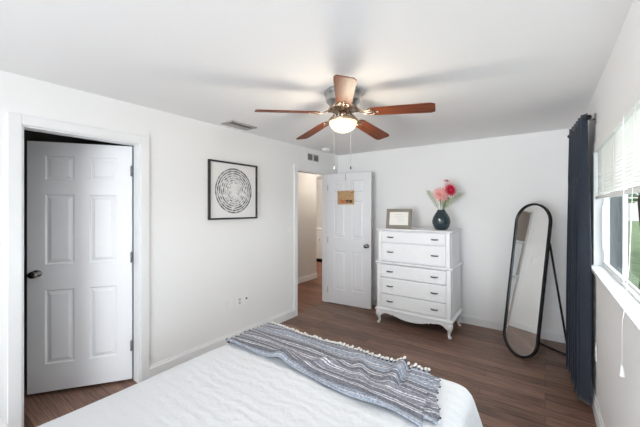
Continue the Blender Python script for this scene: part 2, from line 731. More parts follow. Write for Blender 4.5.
box(bm, RW[1], XR, YF - 0.12, YF, 0, H)
box(bm, RW[0], RW[1], YF - 0.12, YF, 0, RW[2])
box(bm, RW[0], RW[1], YF - 0.12, YF, RW[3], H)
struct('wall_front', bm, wall_m)

# closet interior
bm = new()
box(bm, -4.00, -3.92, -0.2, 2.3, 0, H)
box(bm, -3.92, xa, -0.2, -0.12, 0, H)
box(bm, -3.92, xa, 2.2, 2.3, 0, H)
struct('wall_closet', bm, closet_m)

# hallway and room beyond
bm = new()
box(bm, -4.17, -4.07, 2.3, 5.49, 0, H)
struct('wall_hall', bm, hall_m, 'plain grey hall wall seen through the open doorway', 'wall')
bm = new()
box(bm, -4.07, xa, 2.3, 2.38, 0, H)
struct('wall_hall_end', bm, hall_m)
bm = new()
box(bm, -7.5, -2.7, 7.75, 7.87, 0, H)
box(bm, -7.6, -7.5, 2.3, 7.87, 0, H)
box(bm, -2.9, -2.78, YB + 0.12, 7.75, 0, H)
box(bm, -7.5, -4.17, 4.0, 4.1, 0, H)
struct('wall_kitchen', bm, hall_m, 'pale wall of the room beyond the hall', 'wall')


# baseboards
def board_profile(bm, axis, pos, sign, a, b, h=0.118, t=0.016):
    """baseboard along axis ('y' on an X=pos wall, 'x' on a Y=pos wall)"""
    pr = [(0, 0), (t, 0), (t, h * 0.80), (t * 0.55, h * 0.88), (t * 0.45, h), (0, h)]
    r0, r1 = [], []
    for d, z in pr:
        if axis == 'y':
            r0.append((pos + sign * d, a, z))
            r1.append((pos + sign * d, b, z))
        else:
            r0.append((a, pos + sign * d, z))
            r1.append((b, pos + sign * d, z))
    v = rings(bm, [r0, r1])
    for f in bm.faces:
        f.smooth = False


CW = 0.07
bm = new()
board_profile(bm, 'y', XL, 1, YF, C0 - CW)
board_profile(bm, 'y', XL, 1, C1 + CW, D0 - CW)
board_profile(bm, 'y', XL, 1, D1 + CW, YB)
struct('baseboard_left', bm, trim_m, 'white baseboard along the left wall', 'baseboard')
bm = new()
board_profile(bm, 'x', YB, -1, XL, XR)
struct('baseboard_back', bm, trim_m, 'white baseboard along the back wall', 'baseboard')
bm = new()
board_profile(bm, 'y', XR, -1, YF, YB)
struct('baseboard_right', bm, trim_m, 'white baseboard under the window wall', 'baseboard')
bm = new()
board_profile(bm, 'y', -4.07, 1, 2.38, 5.49)
board_profile(bm, 'x', 5.49, 1, -4.17, -4.07)
struct('baseboard_hall', bm, trim_m, 'white baseboard along the hall wall', 'baseboard')


# door casings with jambs
def casing(name, y0, y1, h, label):
    bm = new()
    t = 0.017
    for x0, x1 in ((XL, XL + t), (xa - t, xa)):
        box(bm, x0, x1, y0 - CW, y0, 0, h + CW, 0.004)
        box(bm, x0, x1, y1, y1 + CW, 0, h + CW, 0.004)
        box(bm, x0, x1, y0, y1, h, h + CW, 0.004)
    # jamb liners
    box(bm, xa - 0.002, XL + 0.002, y0, y0 + 0.012, 0, h)
    box(bm, xa - 0.002, XL + 0.002, y1 - 0.012, y1, 0, h)
    box(bm, xa - 0.002, XL + 0.002, y0 + 0.012, y1 - 0.012, h - 0.012, h)
    return struct(name, bm, trim_m, label, 'door casing')


casing('trim_1', C0, C1, CH, 'white casing around the nearer door at left')
casing('trim_2', D0, D1, DH, 'white casing around the open hall doorway')


# six panel door leaf: local X along width, local Y thickness, z up
def door_leaf(w, h, th=0.035, z0=0.012):
    bm = new()
    st, mid = 0.112, 0.095
    pw = (w - 2 * st - mid) / 2
    xs = [0, st, st + pw, st + pw + mid, w - st, w]
    tops = [0.107, 0.320, 0.427, 1.018, 1.217, 1.840]
    sc = (h - z0) / 2.06
    zs = [h] + [h - t * sc for t in tops] + [z0]
    for side in (0, 1):
        y = 0 if side == 0 else th
        sg = 1 if side == 0 else -1
        V = {}

        def vert(x, yy, z):
            k = (round(x, 5), round(yy, 5), round(z, 5))
            if k not in V:
                V[k] = bm.verts.new((x, yy, z))
            return V[k]
        for i in range(5):
            for j in range(7):
                xa_, xb_ = xs[i], xs[i + 1]
                zb_, za_ = zs[j], zs[j + 1]
                quad = [(xa_, za_), (xb_, za_), (xb_, zb_), (xa_, zb_)]
                if i in (1, 3) and j in (1, 3, 5):
                    lv = [(0, 0), (0.006, 0.0), (0.014, 0.012), (0.022, 0.012), (0.048, 0.002)]
                    prev = None
                    for off, dp in lv:
                        ring = [vert(xa_ + off, y + sg * dp, za_ + off), vert(xb_ - off, y + sg * dp, za_ + off),
                                vert(xb_ - off, y + sg * dp, zb_ - off), vert(xa_ + off, y + sg * dp, zb_ - off)]
                        if prev:
                            for k in range(4):
                                q = (k + 1) % 4
                                bm.faces.new((prev[k], prev[q], ring[q], ring[k]))
                        prev = ring
                    bm.faces.new(prev)
                else:
                    bm.faces.new([vert(a, y, b) for a, b in quad])
    # edges
    for a, b in (((0, z0), (w, z0)), ((0, h), (w, h)), ((0, z0), (0, h)), ((w, z0), (w, h))):
        v = [bm.verts.new((a[0], 0, a[1])), bm.verts.new((b[0], 0, b[1])), bm.verts.new((b[0], th, b[1])), bm.verts.new((a[0], th, a[1]))]
        bm.faces.new(v)
    bmesh.ops.remove_doubles(bm, verts=bm.verts[:], dist=1e-5)
    return bm


def knob(parent, x, z, th=0.035):
    bm = new()
    for s, y in ((-1, 0), (1, th)):
        M = Matrix.Translation((x, y, z)) @ Matrix.Rotation(R(90) if s < 0 else R(-90), 4, 'X')
        lathe(bm, [(0, 0), (0.033, 0), (0.033, 0.004), (0.026, 0.009), (0.012, 0.012), (0.011, 0.03), (0.016, 0.036), (0.027, 0.044),
                   (0.031, 0.054), (0.029, 0.064), (0.019, 0.071), (0, 0.073)], 24, M @ Matrix.Diagonal((1.15, 0.9, 1, 1)))
    o = obj('knob', bm, nickel_m, parent)
    o['label'] = 'brushed nickel door knob'
    return o


def hinge(parent, z, y=-0.004, x=0.0, m=None):
    bm = new()
    tube(bm, [(x, y, z - 0.045), (x, y, z + 0.045)], 0.0065, 10)
    tube(bm, [(x, y, z + 0.045), (x, y, z + 0.052)], 0.004, 8)
    box(bm, x, x + 0.010, y + 0.001, y + 0.004, z - 0.044, z + 0.044)
    o = obj('hinge', bm, m or hinge_m, parent)
    o['label'] = 'steel butt hinge'
    return o


# closet door, hinged on the far jamb side, swung into the closet
d1 = thing('door_1', 'white six-panel door standing ajar at far left', 'door', (xa - 0.012, C1 - 0.012, 0), (0, 0, R(-90 - 35.5)))
d1['kind'] = 'structure'
# local X runs from the hinge to the free edge; local -Y side must face the room
dw1 = 0.743
obj('door_panel', door_leaf(dw1, CH - 0.020, 0.035, 0.026), door_m, d1)
knob(d1, dw1 - 0.062, 1.0)
for z in (0.32, 1.10, 1.86):
    hinge(d1, z, 0.039, 0.002)

# bedroom door, open against the back wall
d2 = thing('door_2', 'white six-panel door standing open with a hanging kraft sign', 'door', (XL + 0.017, D1 - 0.03, 0), (0, 0, R(5.5)))
d2['kind'] = 'structure'
dw2 = 0.742
obj('door_panel', door_leaf(dw2, DH - 0.005), door_m, d2)
knob(d2, dw2 - 0.062, 0.96)
for z in (0.22, 1.02, 1.86):
    hinge(d2, z, -0.003, 0.0, pale_hinge_m)

# ------------------------------------------------------------------ side window
w1 = thing('window_1', 'wide white sliding window in the right wall', 'window', (0, 0, 0))
w1['kind'] = 'structure'
fx0, fx1 = 0.3625, 0.402
bm = new()
fw = 0.020
box(bm, fx0, fx1, WY0, WY1, WZ0, WZ0 + fw, 0.003)
box(bm, fx0, fx1, WY0, WY1, WZ1 - fw, WZ1, 0.003)
box(bm, fx0, fx1, WY0, WY0 + fw, WZ0 + fw, WZ1 - fw, 0.003)
box(bm, fx0, fx1, WY1 - fw, WY1, WZ0 + fw, WZ1 - fw, 0.003)
obj('window_frame', bm, trim_m, w1)
ymid = 2.50


def sash(y0, y1, x0, x1, name):
    z0, z1 = WZ0 + fw + 0.001, WZ1 - fw - 0.001
    bm = new()
    s = 0.013
    box(bm, x0, x1, y0, y1, z0, z0 + s, 0.003)
    box(bm, x0, x1, y0, y1, z1 - s, z1, 0.003)
    box(bm, x0, x1, y0, y0 + s, z0 + s, z1 - s, 0.003)
    box(bm, x0, x1, y1 - s, y1, z0 + s, z1 - s, 0.003)
    f = obj('sash', bm, trim_m, w1)
    bm = new()
    xm = (x0 + x1) / 2
    box(bm, xm - 0.002, xm + 0.002, y0 + s, y1 - s, z0 + s, z1 - s)
    obj('pane', bm, pane_m, f)
    return f


sash(ymid, WY1 - fw - 0.001, 0.366, 0.377, 'sash')
sash(WY0 + fw + 0.001, ymid + 0.03, 0.379, 0.390, 'sash')
bm = new()
box(bm, 0.3965, 0.3980, ymid, WY1 - fw, WZ0 + fw, WZ1 - fw)
so = obj('insect_screen', bm, screen_m, w1)
so['label'] = 'grey insect screen over the far sash'
bm = new()
box(bm, 0.356, 0.3655, WY1 - 0.040, WY1 - 0.024, 1.22, 1.56, 0.003)
obj('pull_rail', bm, trim_m, w1)
bm = new()
box(bm, XR - 0.028, fx0, WY0 - 0.03, WY1 + 0.02, WZ0 - 0.022, WZ0 + 0.002, 0.005)
obj('window_sill', bm, trim_m, w1)

# added rear window behind the camera, an opening for the fill lamp
w2 = thing('added_rear_window', 'added unseen rear window for the fill light', 'window')
w2['kind'] = 'structure'
bm = new()
box(bm, RW[0], RW[1], YF - 0.10, YF - 0.06, RW[2], RW[2] + 0.04)
box(bm, RW[0], RW[1], YF - 0.10, YF - 0.06, RW[3] - 0.04, RW[3])
for x in (RW[0], (RW[0] + RW[1]) / 2 - 0.02, RW[1] - 0.04):
    box(bm, x, x + 0.04, YF - 0.10, YF - 0.06, RW[2] + 0.04, RW[3] - 0.04)
obj('window_frame', bm, trim_m, w2)
bm = new()
box(bm, RW[0] + 0.04, RW[1] - 0.04, YF - 0.082, YF - 0.078, RW[2] + 0.04, RW[3] - 0.04)
obj('pane', bm, pane_m, w2)

# ------------------------------------------------------------------ outside
bm = new()
box(bm, XR + 0.15, 40, -20, 60, -0.35, -0.25)
struct('ground', bm, grass_m, 'sunlit green lawn beyond the window', 'lawn')
bm = new()
box(bm, XR + 0.152, 3.2, -3, 5.2, -0.249, -0.2)
struct('bounce_slab', bm, bounce_m, 'added pale slab bouncing sun up through the window', 'bounce_slab')  # added reflector, throws sunlight up onto the ceiling


def blob_tree(name, x, y, trunk_h, crown_r, label, seed, tr=0.14):
    rnd = random.Random(seed)
    t = thing(name, label, 'tree', (x, y, -0.25))
    bm = new()
    tube(bm, [(0, 0, 0), (0.05, 0.02, trunk_h * 0.5), (-0.02, 0.06, trunk_h), (0.05, 0, trunk_h + crown_r)], [tr * 1.3, tr, tr * 0.85, tr * 0.4], 12)
    obj('trunk', bm, bark_m, t)
    bm = new()
    for k in range(420):
        a = rnd.uniform(0, 2 * PI)
        u = rnd.uniform(-0.8, 1)
        rr = crown_r * (rnd.uniform(0.35, 1) ** 0.5)
        c = Vector((math.cos(a) * math.sqrt(1 - u * u * 0.9) * rr, math.sin(a) * math.sqrt(1 - u * u * 0.9) * rr, trunk_h + crown_r * 0.75 + u * rr * 0.8))
        s = crown_r * rnd.uniform(0.08, 0.16)
        M = Matrix.Translation(c) @ Matrix.Rotation(rnd.uniform(0, 6), 4, 'Z') @ Matrix.Rotation(rnd.uniform(-1, 1), 4, 'X')
        pts = [(-1, 0, 0), (-0.4, -0.5, 0.12), (0.4, -0.5, 0.1), (1, 0, -0.1), (0.4, 0.5, 0.12), (-0.4, 0.5, 0.1)]
        bm.faces.new([bm.verts.new(M @ (Vector(p) * s)) for p in pts])
    obj('crown', bm, leaf_m, t)
    return t


blob_tree('tree', 1.42, 7.6, 1.9, 1.5, 'tree with a dark trunk on the lawn nearest the window', 1, 0.11)
blob_tree('tree', 4.6, 15.0, 2.0, 2.6, 'broad green tree farther off across the lawn', 2, 0.2)
blob_tree('tree', 2.6, 24.0, 1.6, 2.4, 'rounded green tree at the far end of the lawn', 3, 0.2)
bm = new()
box(bm, 0.9, 1.62, 10.5, 13.5, -0.25, 2.6)
box(bm, 0.85, 1.67, 10.4, 13.6, 2.6, 2.7)
shed_m = mat('shed_siding', (122, 126, 131), 0.8, spec=0.1, vary=0.25, vscale=9, stretch=(9, 9, 0.6))
tag(obj('garden_shed', bm, shed_m), 'grey flat-roofed shed outside beyond the window', 'shed')

# ------------------------------------------------------------------ blind
bl = thing('window_blind', 'white horizontal slat blind half raised over the window', 'blind', (0.335, 0, 0))
by0, by1 = WY0 + 0.02, WY1 - 0.006
bm = new()
box(bm, -0.026, 0.026, by0, by1, 1.975, 2.025, 0.004)
box(bm, -0.034, -0.027, by0, by1, 1.960, 2.027, 0.002)
obj('headrail', bm, blind_m, bl)
bm = new()
zz = 1.955
while zz > 1.638:
    a = R(74)
    cx, sx = 0.0125 * math.cos(a), 0.0125 * math.sin(a)
    r0, r1 = [], []
    for px, pz in ((-cx, sx), (0.002, 0.0008), (cx, -sx), (cx - 0.001, -sx - 0.0008), (0.0012, -0.0004), (-cx - 0.001, sx - 0.0008)):
        r0.append((px, by0 + 0.01, zz + pz))
        r1.append((px, by1 - 0.01, zz + pz))
    rings(bm, [r0, r1])
    zz -= 0.0205
obj('slats', bm, slat_m, bl, smooth=False)
bm = new()
box(bm, -0.016, 0.016, by0 + 0.01, by1 - 0.01, 1.606, 1.628, 0.004)
obj('bottom_rail', bm, blind_m, bl)
for yy in (1.45, 1.95, 2.45, 2.85, 3.13):
    bm = new()
    for dx in (-0.015, 0.015):
        tube(bm, [(dx, yy, 1.98), (dx, yy, 1.63)], 0.0012, 6)
    obj('ladder_cord', bm, cord_m, bl)
bm = new()
tube(bm, [(-0.033, 2.03, 1.975), (-0.036, 2.03, 1.95), (-0.040, 1.985, 1.36)], 0.0024, 8)
obj('tilt_wand', bm, plast_m, bl)
bm = new()
tube(bm, [(-0.036, 1.775, 1.98), (-0.040, 1.78, 1.8), (-0.052, 1.80, 1.30), (-0.066, 1.815, 1.09), (-0.070, 1.82, 1.06), (-0.070, 1.825, 0.86)], 0.0013, 8)
pc = obj('pull_cord', bm, cord_m, bl)
bm = new()
lathe(bm, [(0, 0.045), (0.004, 0.045), (0.005, 0.03), (0.009, 0.004), (0.009, 0), (0, 0)], 14, Matrix.Translation((-0.070, 1.825, 0.82)))
obj('tassel', bm, plast_m, pc)

# ------------------------------------------------------------------ curtain and rod
RZ = 2.215
rod = thing('curtain_rod', 'short black curtain rod with ball end above the navy curtain', 'curtain rod', (0.215, 3.45, RZ))
RA, RB = Vector((0.048, -0.36, 0)), Vector((-0.025, 0.30, 0))   # the rod swings slightly out from the wall
bm = new()
tube(bm, [RA, RB], 0.008, 12)
obj('rod', bm, black_m, rod)
for s, p in ((-1, RA), (1, RB)):
    bm = new()
    lathe(bm, [(0, 0), (0.010, 0), (0.010, 0.006), (0.007, 0.010), (0.016, 0.020), (0.019, 0.030), (0.015, 0.041), (0, 0.047)], 16,
          Matrix.Translation(p) @ Matrix.Rotation(R(-90 * s), 4, 'X'))
    obj('finial', bm, black_m, rod)
bm = new()
tube(bm, [(0.046, -0.345, -0.004), (0.070, -0.345, -0.012), (0.09, -0.345, -0.012)], 0.006, 8)
box(bm, 0.087, 0.0945, -0.362, -0.328, -0.05, 0.03, 0.003)
obj('bracket', bm, nickel_m, rod)

cur = thing('curtain', 'dark navy curtain panel hanging beside the window', 'curtain', (0.215, 3.45, 0))
bm = new()
NU, NV = 150, 40
ztop, zbot = RZ + 0.045, 0.035
gridv = []
for j in range(NV + 1):
    v = j / NV
    z = ztop + (zbot - ztop) * v
    row = []
    for i in range(NU + 1):
        u = i / NU
        # path through the pleats from the room-side near corner to the far end
        A = Vector((0.034 + 0.004 * v, -0.335 - 0.03 * v))
        B = Vector((-0.018 - 0.006 * v, 0.245 + 0.06 * v))
        amp = 0.018 + 0.020 * min(1, v * 1.5) + 0.006 * v
        wob = 0.7 * math.sin(2.6 * v + 4.5 * u) + 0.35 * math.sin(6 * v + 9 * u)
        ph = 2 * PI * 6.0 * u + wob + 0.4
        # sharper on the room side, so the pleats read as rolls with deep valleys
        sh = math.sin(ph)
        sh = math.copysign(abs(sh) ** 0.8, sh)
        c = A.lerp(B, u)
        x = c.x + amp * sh * (0.85 + 0.15 * math.sin(7 * u))
        y = c.y + 0.020 * math.sin(2 * ph) * min(1, v * 2)
        x = min(x, 0.066)
        row.append(bm.verts.new((x, y, z + 0.006 * math.sin(ph * 0.5) * v)))
    gridv.append(row)
for j in range(NV):
    for i in range(NU):
        f = bm.faces.new((gridv[j][i], gridv[j][i + 1], gridv[j + 1][i + 1], gridv[j + 1][i]))
        f.smooth = True
co = obj('curtain_panel', bm, curt_m, cur)
sm = co.modifiers.new('thick', 'SOLIDIFY')
sm.thickness = 0.003
for k in range(4):
    bm = new()
    rr = []
    for i in range(20):
        a = 2 * PI * i / 20
        rr.append((0.022 * math.cos(a), 0.0, 0.022 * math.sin(a)))
    rr.append(rr[0])
    tube(bm, rr, 0.004, 8)
    g = obj('grommet', bm, nickel_m, cur, loc=(0.040 - 0.0165 * k, -0.290 + 0.15 * k, RZ), rot=(0, 0, R(18 if k % 2 else -18)))

# ------------------------------------------------------------------ wall and ceiling fittings


def outlet(name, label, cat, loc, rotz, w, h, style, group=None):
    """plate in local XZ, front towards -Y"""
    t = thing(name, label, cat, loc, (0, 0, rotz), group)
    bm = new()
    box(bm, -w / 2, w / 2, -0.006, 0, -h / 2, h / 2, 0.0025)
    obj('cover_plate', bm, plast_m, t)
    if style == 'switch':
        bm = new()
        box(bm, -0.005, 0.005, -0.014, -0.005, -0.004, 0.012, 0.002)
        obj('toggle', bm, plast_m, t)
    elif style == 'outlet':
        for s in (-1, 1):
            bm = new()
            box(bm, -0.016, 0.016, -0.0085, -0.005, s * 0.020 - 0.013, s * 0.020 + 0.013, 0.003)
            r = obj('receptacle', bm, grille_m, t)
            bm = new()
            for dx in (-0.006, 0.006):
                box(bm, dx - 0.001, dx + 0.001, -0.0092, -0.008, s * 0.020 - 0.004, s * 0.020 + 0.006)
            obj('slot', bm, slot_m, r)
    elif style == 'coax':
        bm = new()
        lathe(bm, [(0, 0), (0.010, 0), (0.010, 0.006), (0.006, 0.008), (0.006, 0.014), (0, 0.014)], 12,
              Matrix.Translation((0, -0.005, 0.005)) @ Matrix.Rotation(R(90), 4, 'X'))
        obj('jack', bm, slot_m, t)
    return t


# plates on the left wall: local -Y must face +X, so rotate +90 degrees
outlet('light_switch', 'white light switch plate beside the open doorway', 'switch', (XL, 3.24, 1.215), R(90), 0.07, 0.115, 'switch')
outlet('cover_plate', 'blank white wall plate, leftmost of three low on the left wall', 'wall plate', (XL, 2.235, 0.45), R(90), 0.115, 0.115, 'blank')
outlet('power_outlet', 'white power outlet between two other plates low on the left wall', 'outlet', (XL, 2.375, 0.455), R(90), 0.07, 0.115, 'outlet')
outlet('wall_jack', 'white wall plate with round dark jack nearest the doorway', 'wall plate', (XL, 2.475, 0.462), R(90), 0.07, 0.115, 'coax')
outlet('power_outlet', 'white power outlet below the window beside the curtain', 'outlet', (XR, 3.10, 0.457), R(-90), 0.07, 0.115, 'outlet')

# ceiling register
vgrille_m = mat('vent_grey_metal', (172, 170, 166), 0.45, spec=0.3, vary=0.04)
vslot_m = mat('duct_dark', (52, 50, 48), 0.9, spec=0.05, vary=0.1)
cv = thing('ceiling_vent', 'grey slatted air register in the ceiling above the framed print', 'vent', (-2.685, 2.22, H))
bm = new()
hx, hy = 0.092, 0.172
for x0, x1, y0, y1 in ((-hx, -hx + 0.024, -hy, hy), (hx - 0.024, hx, -hy, hy), (-hx + 0.024, hx - 0.024, -hy, -hy + 0.024), (-hx + 0.024, hx - 0.024, hy - 0.024, hy),
                       (-0.006, 0.006, -hy + 0.024, hy - 0.024)):
    box(bm, x0, x1, y0, y1, -0.012, 0, 0.002)
obj('vent_frame', bm, vgrille_m, cv)
bm = new()
box(bm, -hx + 0.02, hx - 0.02, -hy + 0.02, hy - 0.02, -0.003, -0.001)
obj('duct_opening', bm, vslot_m, cv)
bm = new()
for s in (-1, 1):
    for k in range(3):
        x = s * (0.019 + k * 0.021)
        box(bm, -0.006, 0.006, -hy + 0.024, hy - 0.024, -0.0007, 0.0007,
            M=Matrix.Translation((x, 0, -0.008)) @ Matrix.Rotation(R(38 * s), 4, 'Y'))
obj('louvre', bm, vgrille_m, cv)

# wall return grille above the doorway
wv = thing('wall_vent', 'grey twin-panel louvred vent above the hall doorway', 'vent', (XL, 3.79, 2.305), (0, 0, R(90)))
bm = new()
for s in (-1, 1):
    c = s * 0.074
    box(bm, c - 0.064, c + 0.064, -0.008, 0, 0.045, 0.054, 0.002)
    box(bm, c - 0.064, c + 0.064, -0.008, 0, -0.054, -0.045, 0.002)
    box(bm, c - 0.064, c - 0.055, -0.008, 0, -0.045, 0.045, 0.002)
    box(bm, c + 0.055, c + 0.064, -0.008, 0, -0.045, 0.045, 0.002)
obj('vent_frame', bm, grille_m, wv)
for s in (-1, 1):
    c = s * 0.074
    bm = new()
    box(bm, c - 0.055, c + 0.055, -0.002, -0.0005, -0.045, 0.045)
    obj('duct_opening', bm, slot_m, wv)
    bm = new()
    for k in range(6):
        box(bm, -0.055, 0.055, -0.006, 0.006, -0.0006, 0.0006, M=Matrix.Translation((c, -0.006, -0.038 + 0.015 * k)) @ Matrix.Rotation(R(35), 4, 'X'))
    obj('louvre', bm, grille_m, wv)

# smoke detector
bm = new()
lathe(bm, [(0, 0), (0.066, 0), (0.066, -0.012), (0.058, -0.030), (0.040, -0.036), (0.0, -0.036)], 32)
sd = obj('smoke_detector', bm, plast_m, loc=(-2.70, 3.88, H), smooth=None)
tag(sd, 'round white smoke detector on the ceiling near the doorway', 'smoke detector')

# ------------------------------------------------------------------ ceiling fan
fan = thing('ceiling_fan', 'five-blade cherry wood ceiling fan with lit glass bowl', 'ceiling fan', (-1.262, 2.048, H))
bm = new()
lathe(bm, [(0, 0), (0.136, 0), (0.142, -0.008), (0.147, -0.014), (0.147, -0.024), (0.138, -0.032), (0.128, -0.072), (0.130, -0.080), (0.120, -0.088), (0.102, -0.112),
           (0.092, -0.122), (0.0, -0.122)], 48)
obj('motor_housing', bm, pewter_m, fan)
bm = new()
lathe(bm, [(0, -0.118), (0.085, -0.118), (0.110, -0.126), (0.116, -0.136), (0.104, -0.148), (0.06, -0.154), (0.0, -0.154)], 48)
for k in range(5):
    a = 2 * PI * (k + 0.5) / 5 - 1.0
    M = Matrix.Translation((0.110 * math.cos(a), 0.110 * math.sin(a), -0.136))
    lathe(bm, [(0, -0.016), (0.013, -0.011), (0.016, 0), (0.013, 0.011), (0, 0.016)], 10, M)
obj('flywheel', bm, bronze_m, fan)
bm = new()
lathe(bm, [(0, -0.15), (0.034, -0.15), (0.034, -0.212), (0.0, -0.212)], 24)
for k in range(3):
    a = 2 * PI * k / 3 + 0.4
    tube(bm, [(0.05 * math.cos(a), 0.05 * math.sin(a), -0.15), (0.05 * math.cos(a), 0.05 * math.sin(a), -0.214)], 0.009, 10)
obj('switch_housing', bm, bronze_m, fan)
bm = new()
lathe(bm, [(0, -0.206), (0.060, -0.208), (0.098, -0.212), (0.111, -0.218), (0.113, -0.230), (0.107, -0.235), (0.0, -0.235)], 48)
obj('light_fitter', bm, bronze_m, fan)
bm = new()
lathe(bm, [(0.0, -0.232), (0.104, -0.232), (0.107, -0.238), (0.104, -0.254), (0.092, -0.276), (0.070, -0.296), (0.038, -0.309), (0.0, -0.313)], 48)
bo = obj('glass_bowl', bm, bowl_m, fan)
bo['label'] = 'lit frosted glass bowl'

# warm light the bowl gives off
ld = bpy.data.lights.new('bowl_lamp', 'POINT')
ld.energy = 11.5
ld.specular_factor = 0.0
ld.color = (1.0, 0.88, 0.70)
ld.shadow_soft_size = 0.09
lo = bpy.data.objects.new('bowl_lamp', ld)
COL.objects.link(lo)
lo.parent = fan
lo.location = (0, 0, -0.40)


def blade_mesh():
    bm = new()
    L0, L1 = 0.195, 0.668
    out = []
    top, bot = [], []
    n = 18
    for i in range(n + 1):
        u = i / n
        x = L0 + (L1 - L0) * u
        w = 0.054 + 0.013 * min(1, u * 1.2)
        # rounded tip and root
        if u > 0.94:
            q = (u - 0.94) / 0.06
            w *= 0.78 + 0.22 * math.sqrt(max(0, 1 - q ** 2.4))
        if u < 0.08:
            w *= 0.62 + 0.38 * math.sqrt(max(0, 1 - ((0.08 - u) / 0.08) ** 2))
        top.append((x, w))
    pts = [(x, w) for x, w in top] + [(x, -w) for x, w in reversed(top)]
    a = [bm.verts.new((x, y, 0.003)) for x, y in pts]
    b = [bm.verts.new((x, y, -0.003)) for x, y in pts]
    m = len(pts)
    for i in range(m):
        j = (i + 1) % m
        bm.faces.new((a[i], a[j], b[j], b[i]))
    bm.faces.new(a)
    bm.faces.new(list(reversed(b)))
    return bm


def iron_mesh():
    bm = new()
    # scrolled bracket arm from the flywheel to the blade root
    for s in (-1, 1):
        tube(bm, [(0.095, s * 0.012, 0.022), (0.13, s * 0.020, 0.012), (0.16, s * 0.016, -0.002), (0.19, s * 0.028, -0.008), (0.225, s * 0.036, -0.007), (0.245, s * 0.024, -0.006), (0.238, s * 0.010, -0.006)],
             [0.008, 0.008, 0.007, 0.007, 0.006, 0.006, 0.005], 8, 0.7)
    tube(bm, [(0.16, 0, -0.004), (0.215, 0, -0.007), (0.27, 0, -0.006)], [0.012, 0.010, 0.006], 8, 0.5)
    for x, y in ((0.215, 0.036), (0.215, -0.036), (0.268, 0)):
        lathe(bm, [(0, -0.012), (0.006, -0.011), (0.009, -0.006), (0.009, -0.003), (0, -0.003)], 10, Matrix.Translation((x, y, 0)))
    return bm


b0 = None
DROOP = (0.0, 3.0, 6.5, 6.5, 3.0)
for k in range(5):
    ang = R(-57.4 + 72 * k)
    rot = (Matrix.Rotation(ang, 4, 'Z') @ Matrix.Rotation(R(DROOP[k]), 4, 'Y') @ Matrix.Rotation(R(-11), 4, 'X')).to_euler()
    if b0 is None:
        b0 = obj('blade', blade_mesh(), blade_m, fan, loc=(0, 0, -0.166), rot=rot)
        i0 = obj('blade_iron', iron_mesh(), bronze_m, b0)
    else:
        bb = dup(b0, fan, (0, 0, -0.166), rot)
        dup(i0, bb)
# pull chains
for dx, ln, dark in ((-0.074, 0.36, False), (0.047, 0.36, True)):
    px, py = dx * 0.81 + 0.115 * 0.586, dx * 0.586 - 0.115 * 0.81
    bm = new()
    tube(bm, [(px * 0.75, py * 0.75, -0.222), (px, py, -0.232), (px, py, -0.232 - ln)], 0.0017, 6)
    ch = obj('pull_chain', bm, chain_m, fan)
    bm = new()
    lathe(bm, [(0, 0), (0.003, -0.001), (0.006, -0.012), (0.005, -0.020), (0, -0.022)], 12, Matrix.Translation((px, py, -0.232 - ln)))
    obj('fob', bm, dark_m if dark else plast_m, ch)

# ------------------------------------------------------------------ framed print on the left wall
wa = thing('framed_print', 'square black-framed print of broken ink rings on the left wall', 'picture', (XL, 2.293, 1.730))
PW, PH = 0.337, 0.320
bm = new()
fb = 0.018
dp = 0.032
box(bm, 0.001, dp, -PW, PW, PH - fb, PH, 0.002)
box(bm, 0.001, dp, -PW, PW, -PH, -PH + fb, 0.002)
box(bm, 0.001, dp, -PW, -PW + fb, -PH + fb, PH - fb, 0.002)
box(bm, 0.001, dp, PW - fb, PW, -PH + fb, PH - fb, 0.002)
obj('frame', bm, frame_m, wa)
bm = new()
box(bm, 0.003, 0.014, -PW + fb, PW - fb, -PH + fb, PH - fb)
obj('print', bm, print_m, wa)

# ------------------------------------------------------------------ dresser
DX, DYF, DYB = -1.362, 3.838, 4.38
dr = thing('dresser', 'tall white five-drawer dresser with curved legs against the back wall', 'dresser', (DX, 0, 0))
hw = 0.466


def mould(bm, w, yf, yb, z0, z1, prof):
    """moulding that wraps front and both sides; prof = list of (out, zfrac)"""
    rr = []
    for o, t in prof:
        z = z0 + (z1 - z0) * t
        rr.append([(-w - o, yb, z), (-w - o, yf - o, z), (w + o, yf - o, z), (w + o, yb, z)])
    rings(bm, rr)
    for f in bm.faces:
        f.smooth = False


bm = new()
box(bm, -hw + 0.012, hw - 0.012, DYF + 0.045, DYB, 0.825, 1.236, 0.004)
box(bm, -hw, hw, DYF + 0.035, DYB, 0.21, 0.803, 0.004)
# raised panels on the two sides
for s in (-1, 1):
    xs_ = s * (hw - 0.012)
    box(bm, min(xs_, xs_ + s * 0.006), max(xs_, xs_ + s * 0.006), DYF + 0.08, DYB - 0.05, 0.865, 1.19, 0.002)
    xs_ = s * hw
    box(bm, min(xs_, xs_ + s * 0.006), max(xs_, xs_ + s * 0.006), DYF + 0.08, DYB - 0.05, 0.26, 0.78, 0.002)
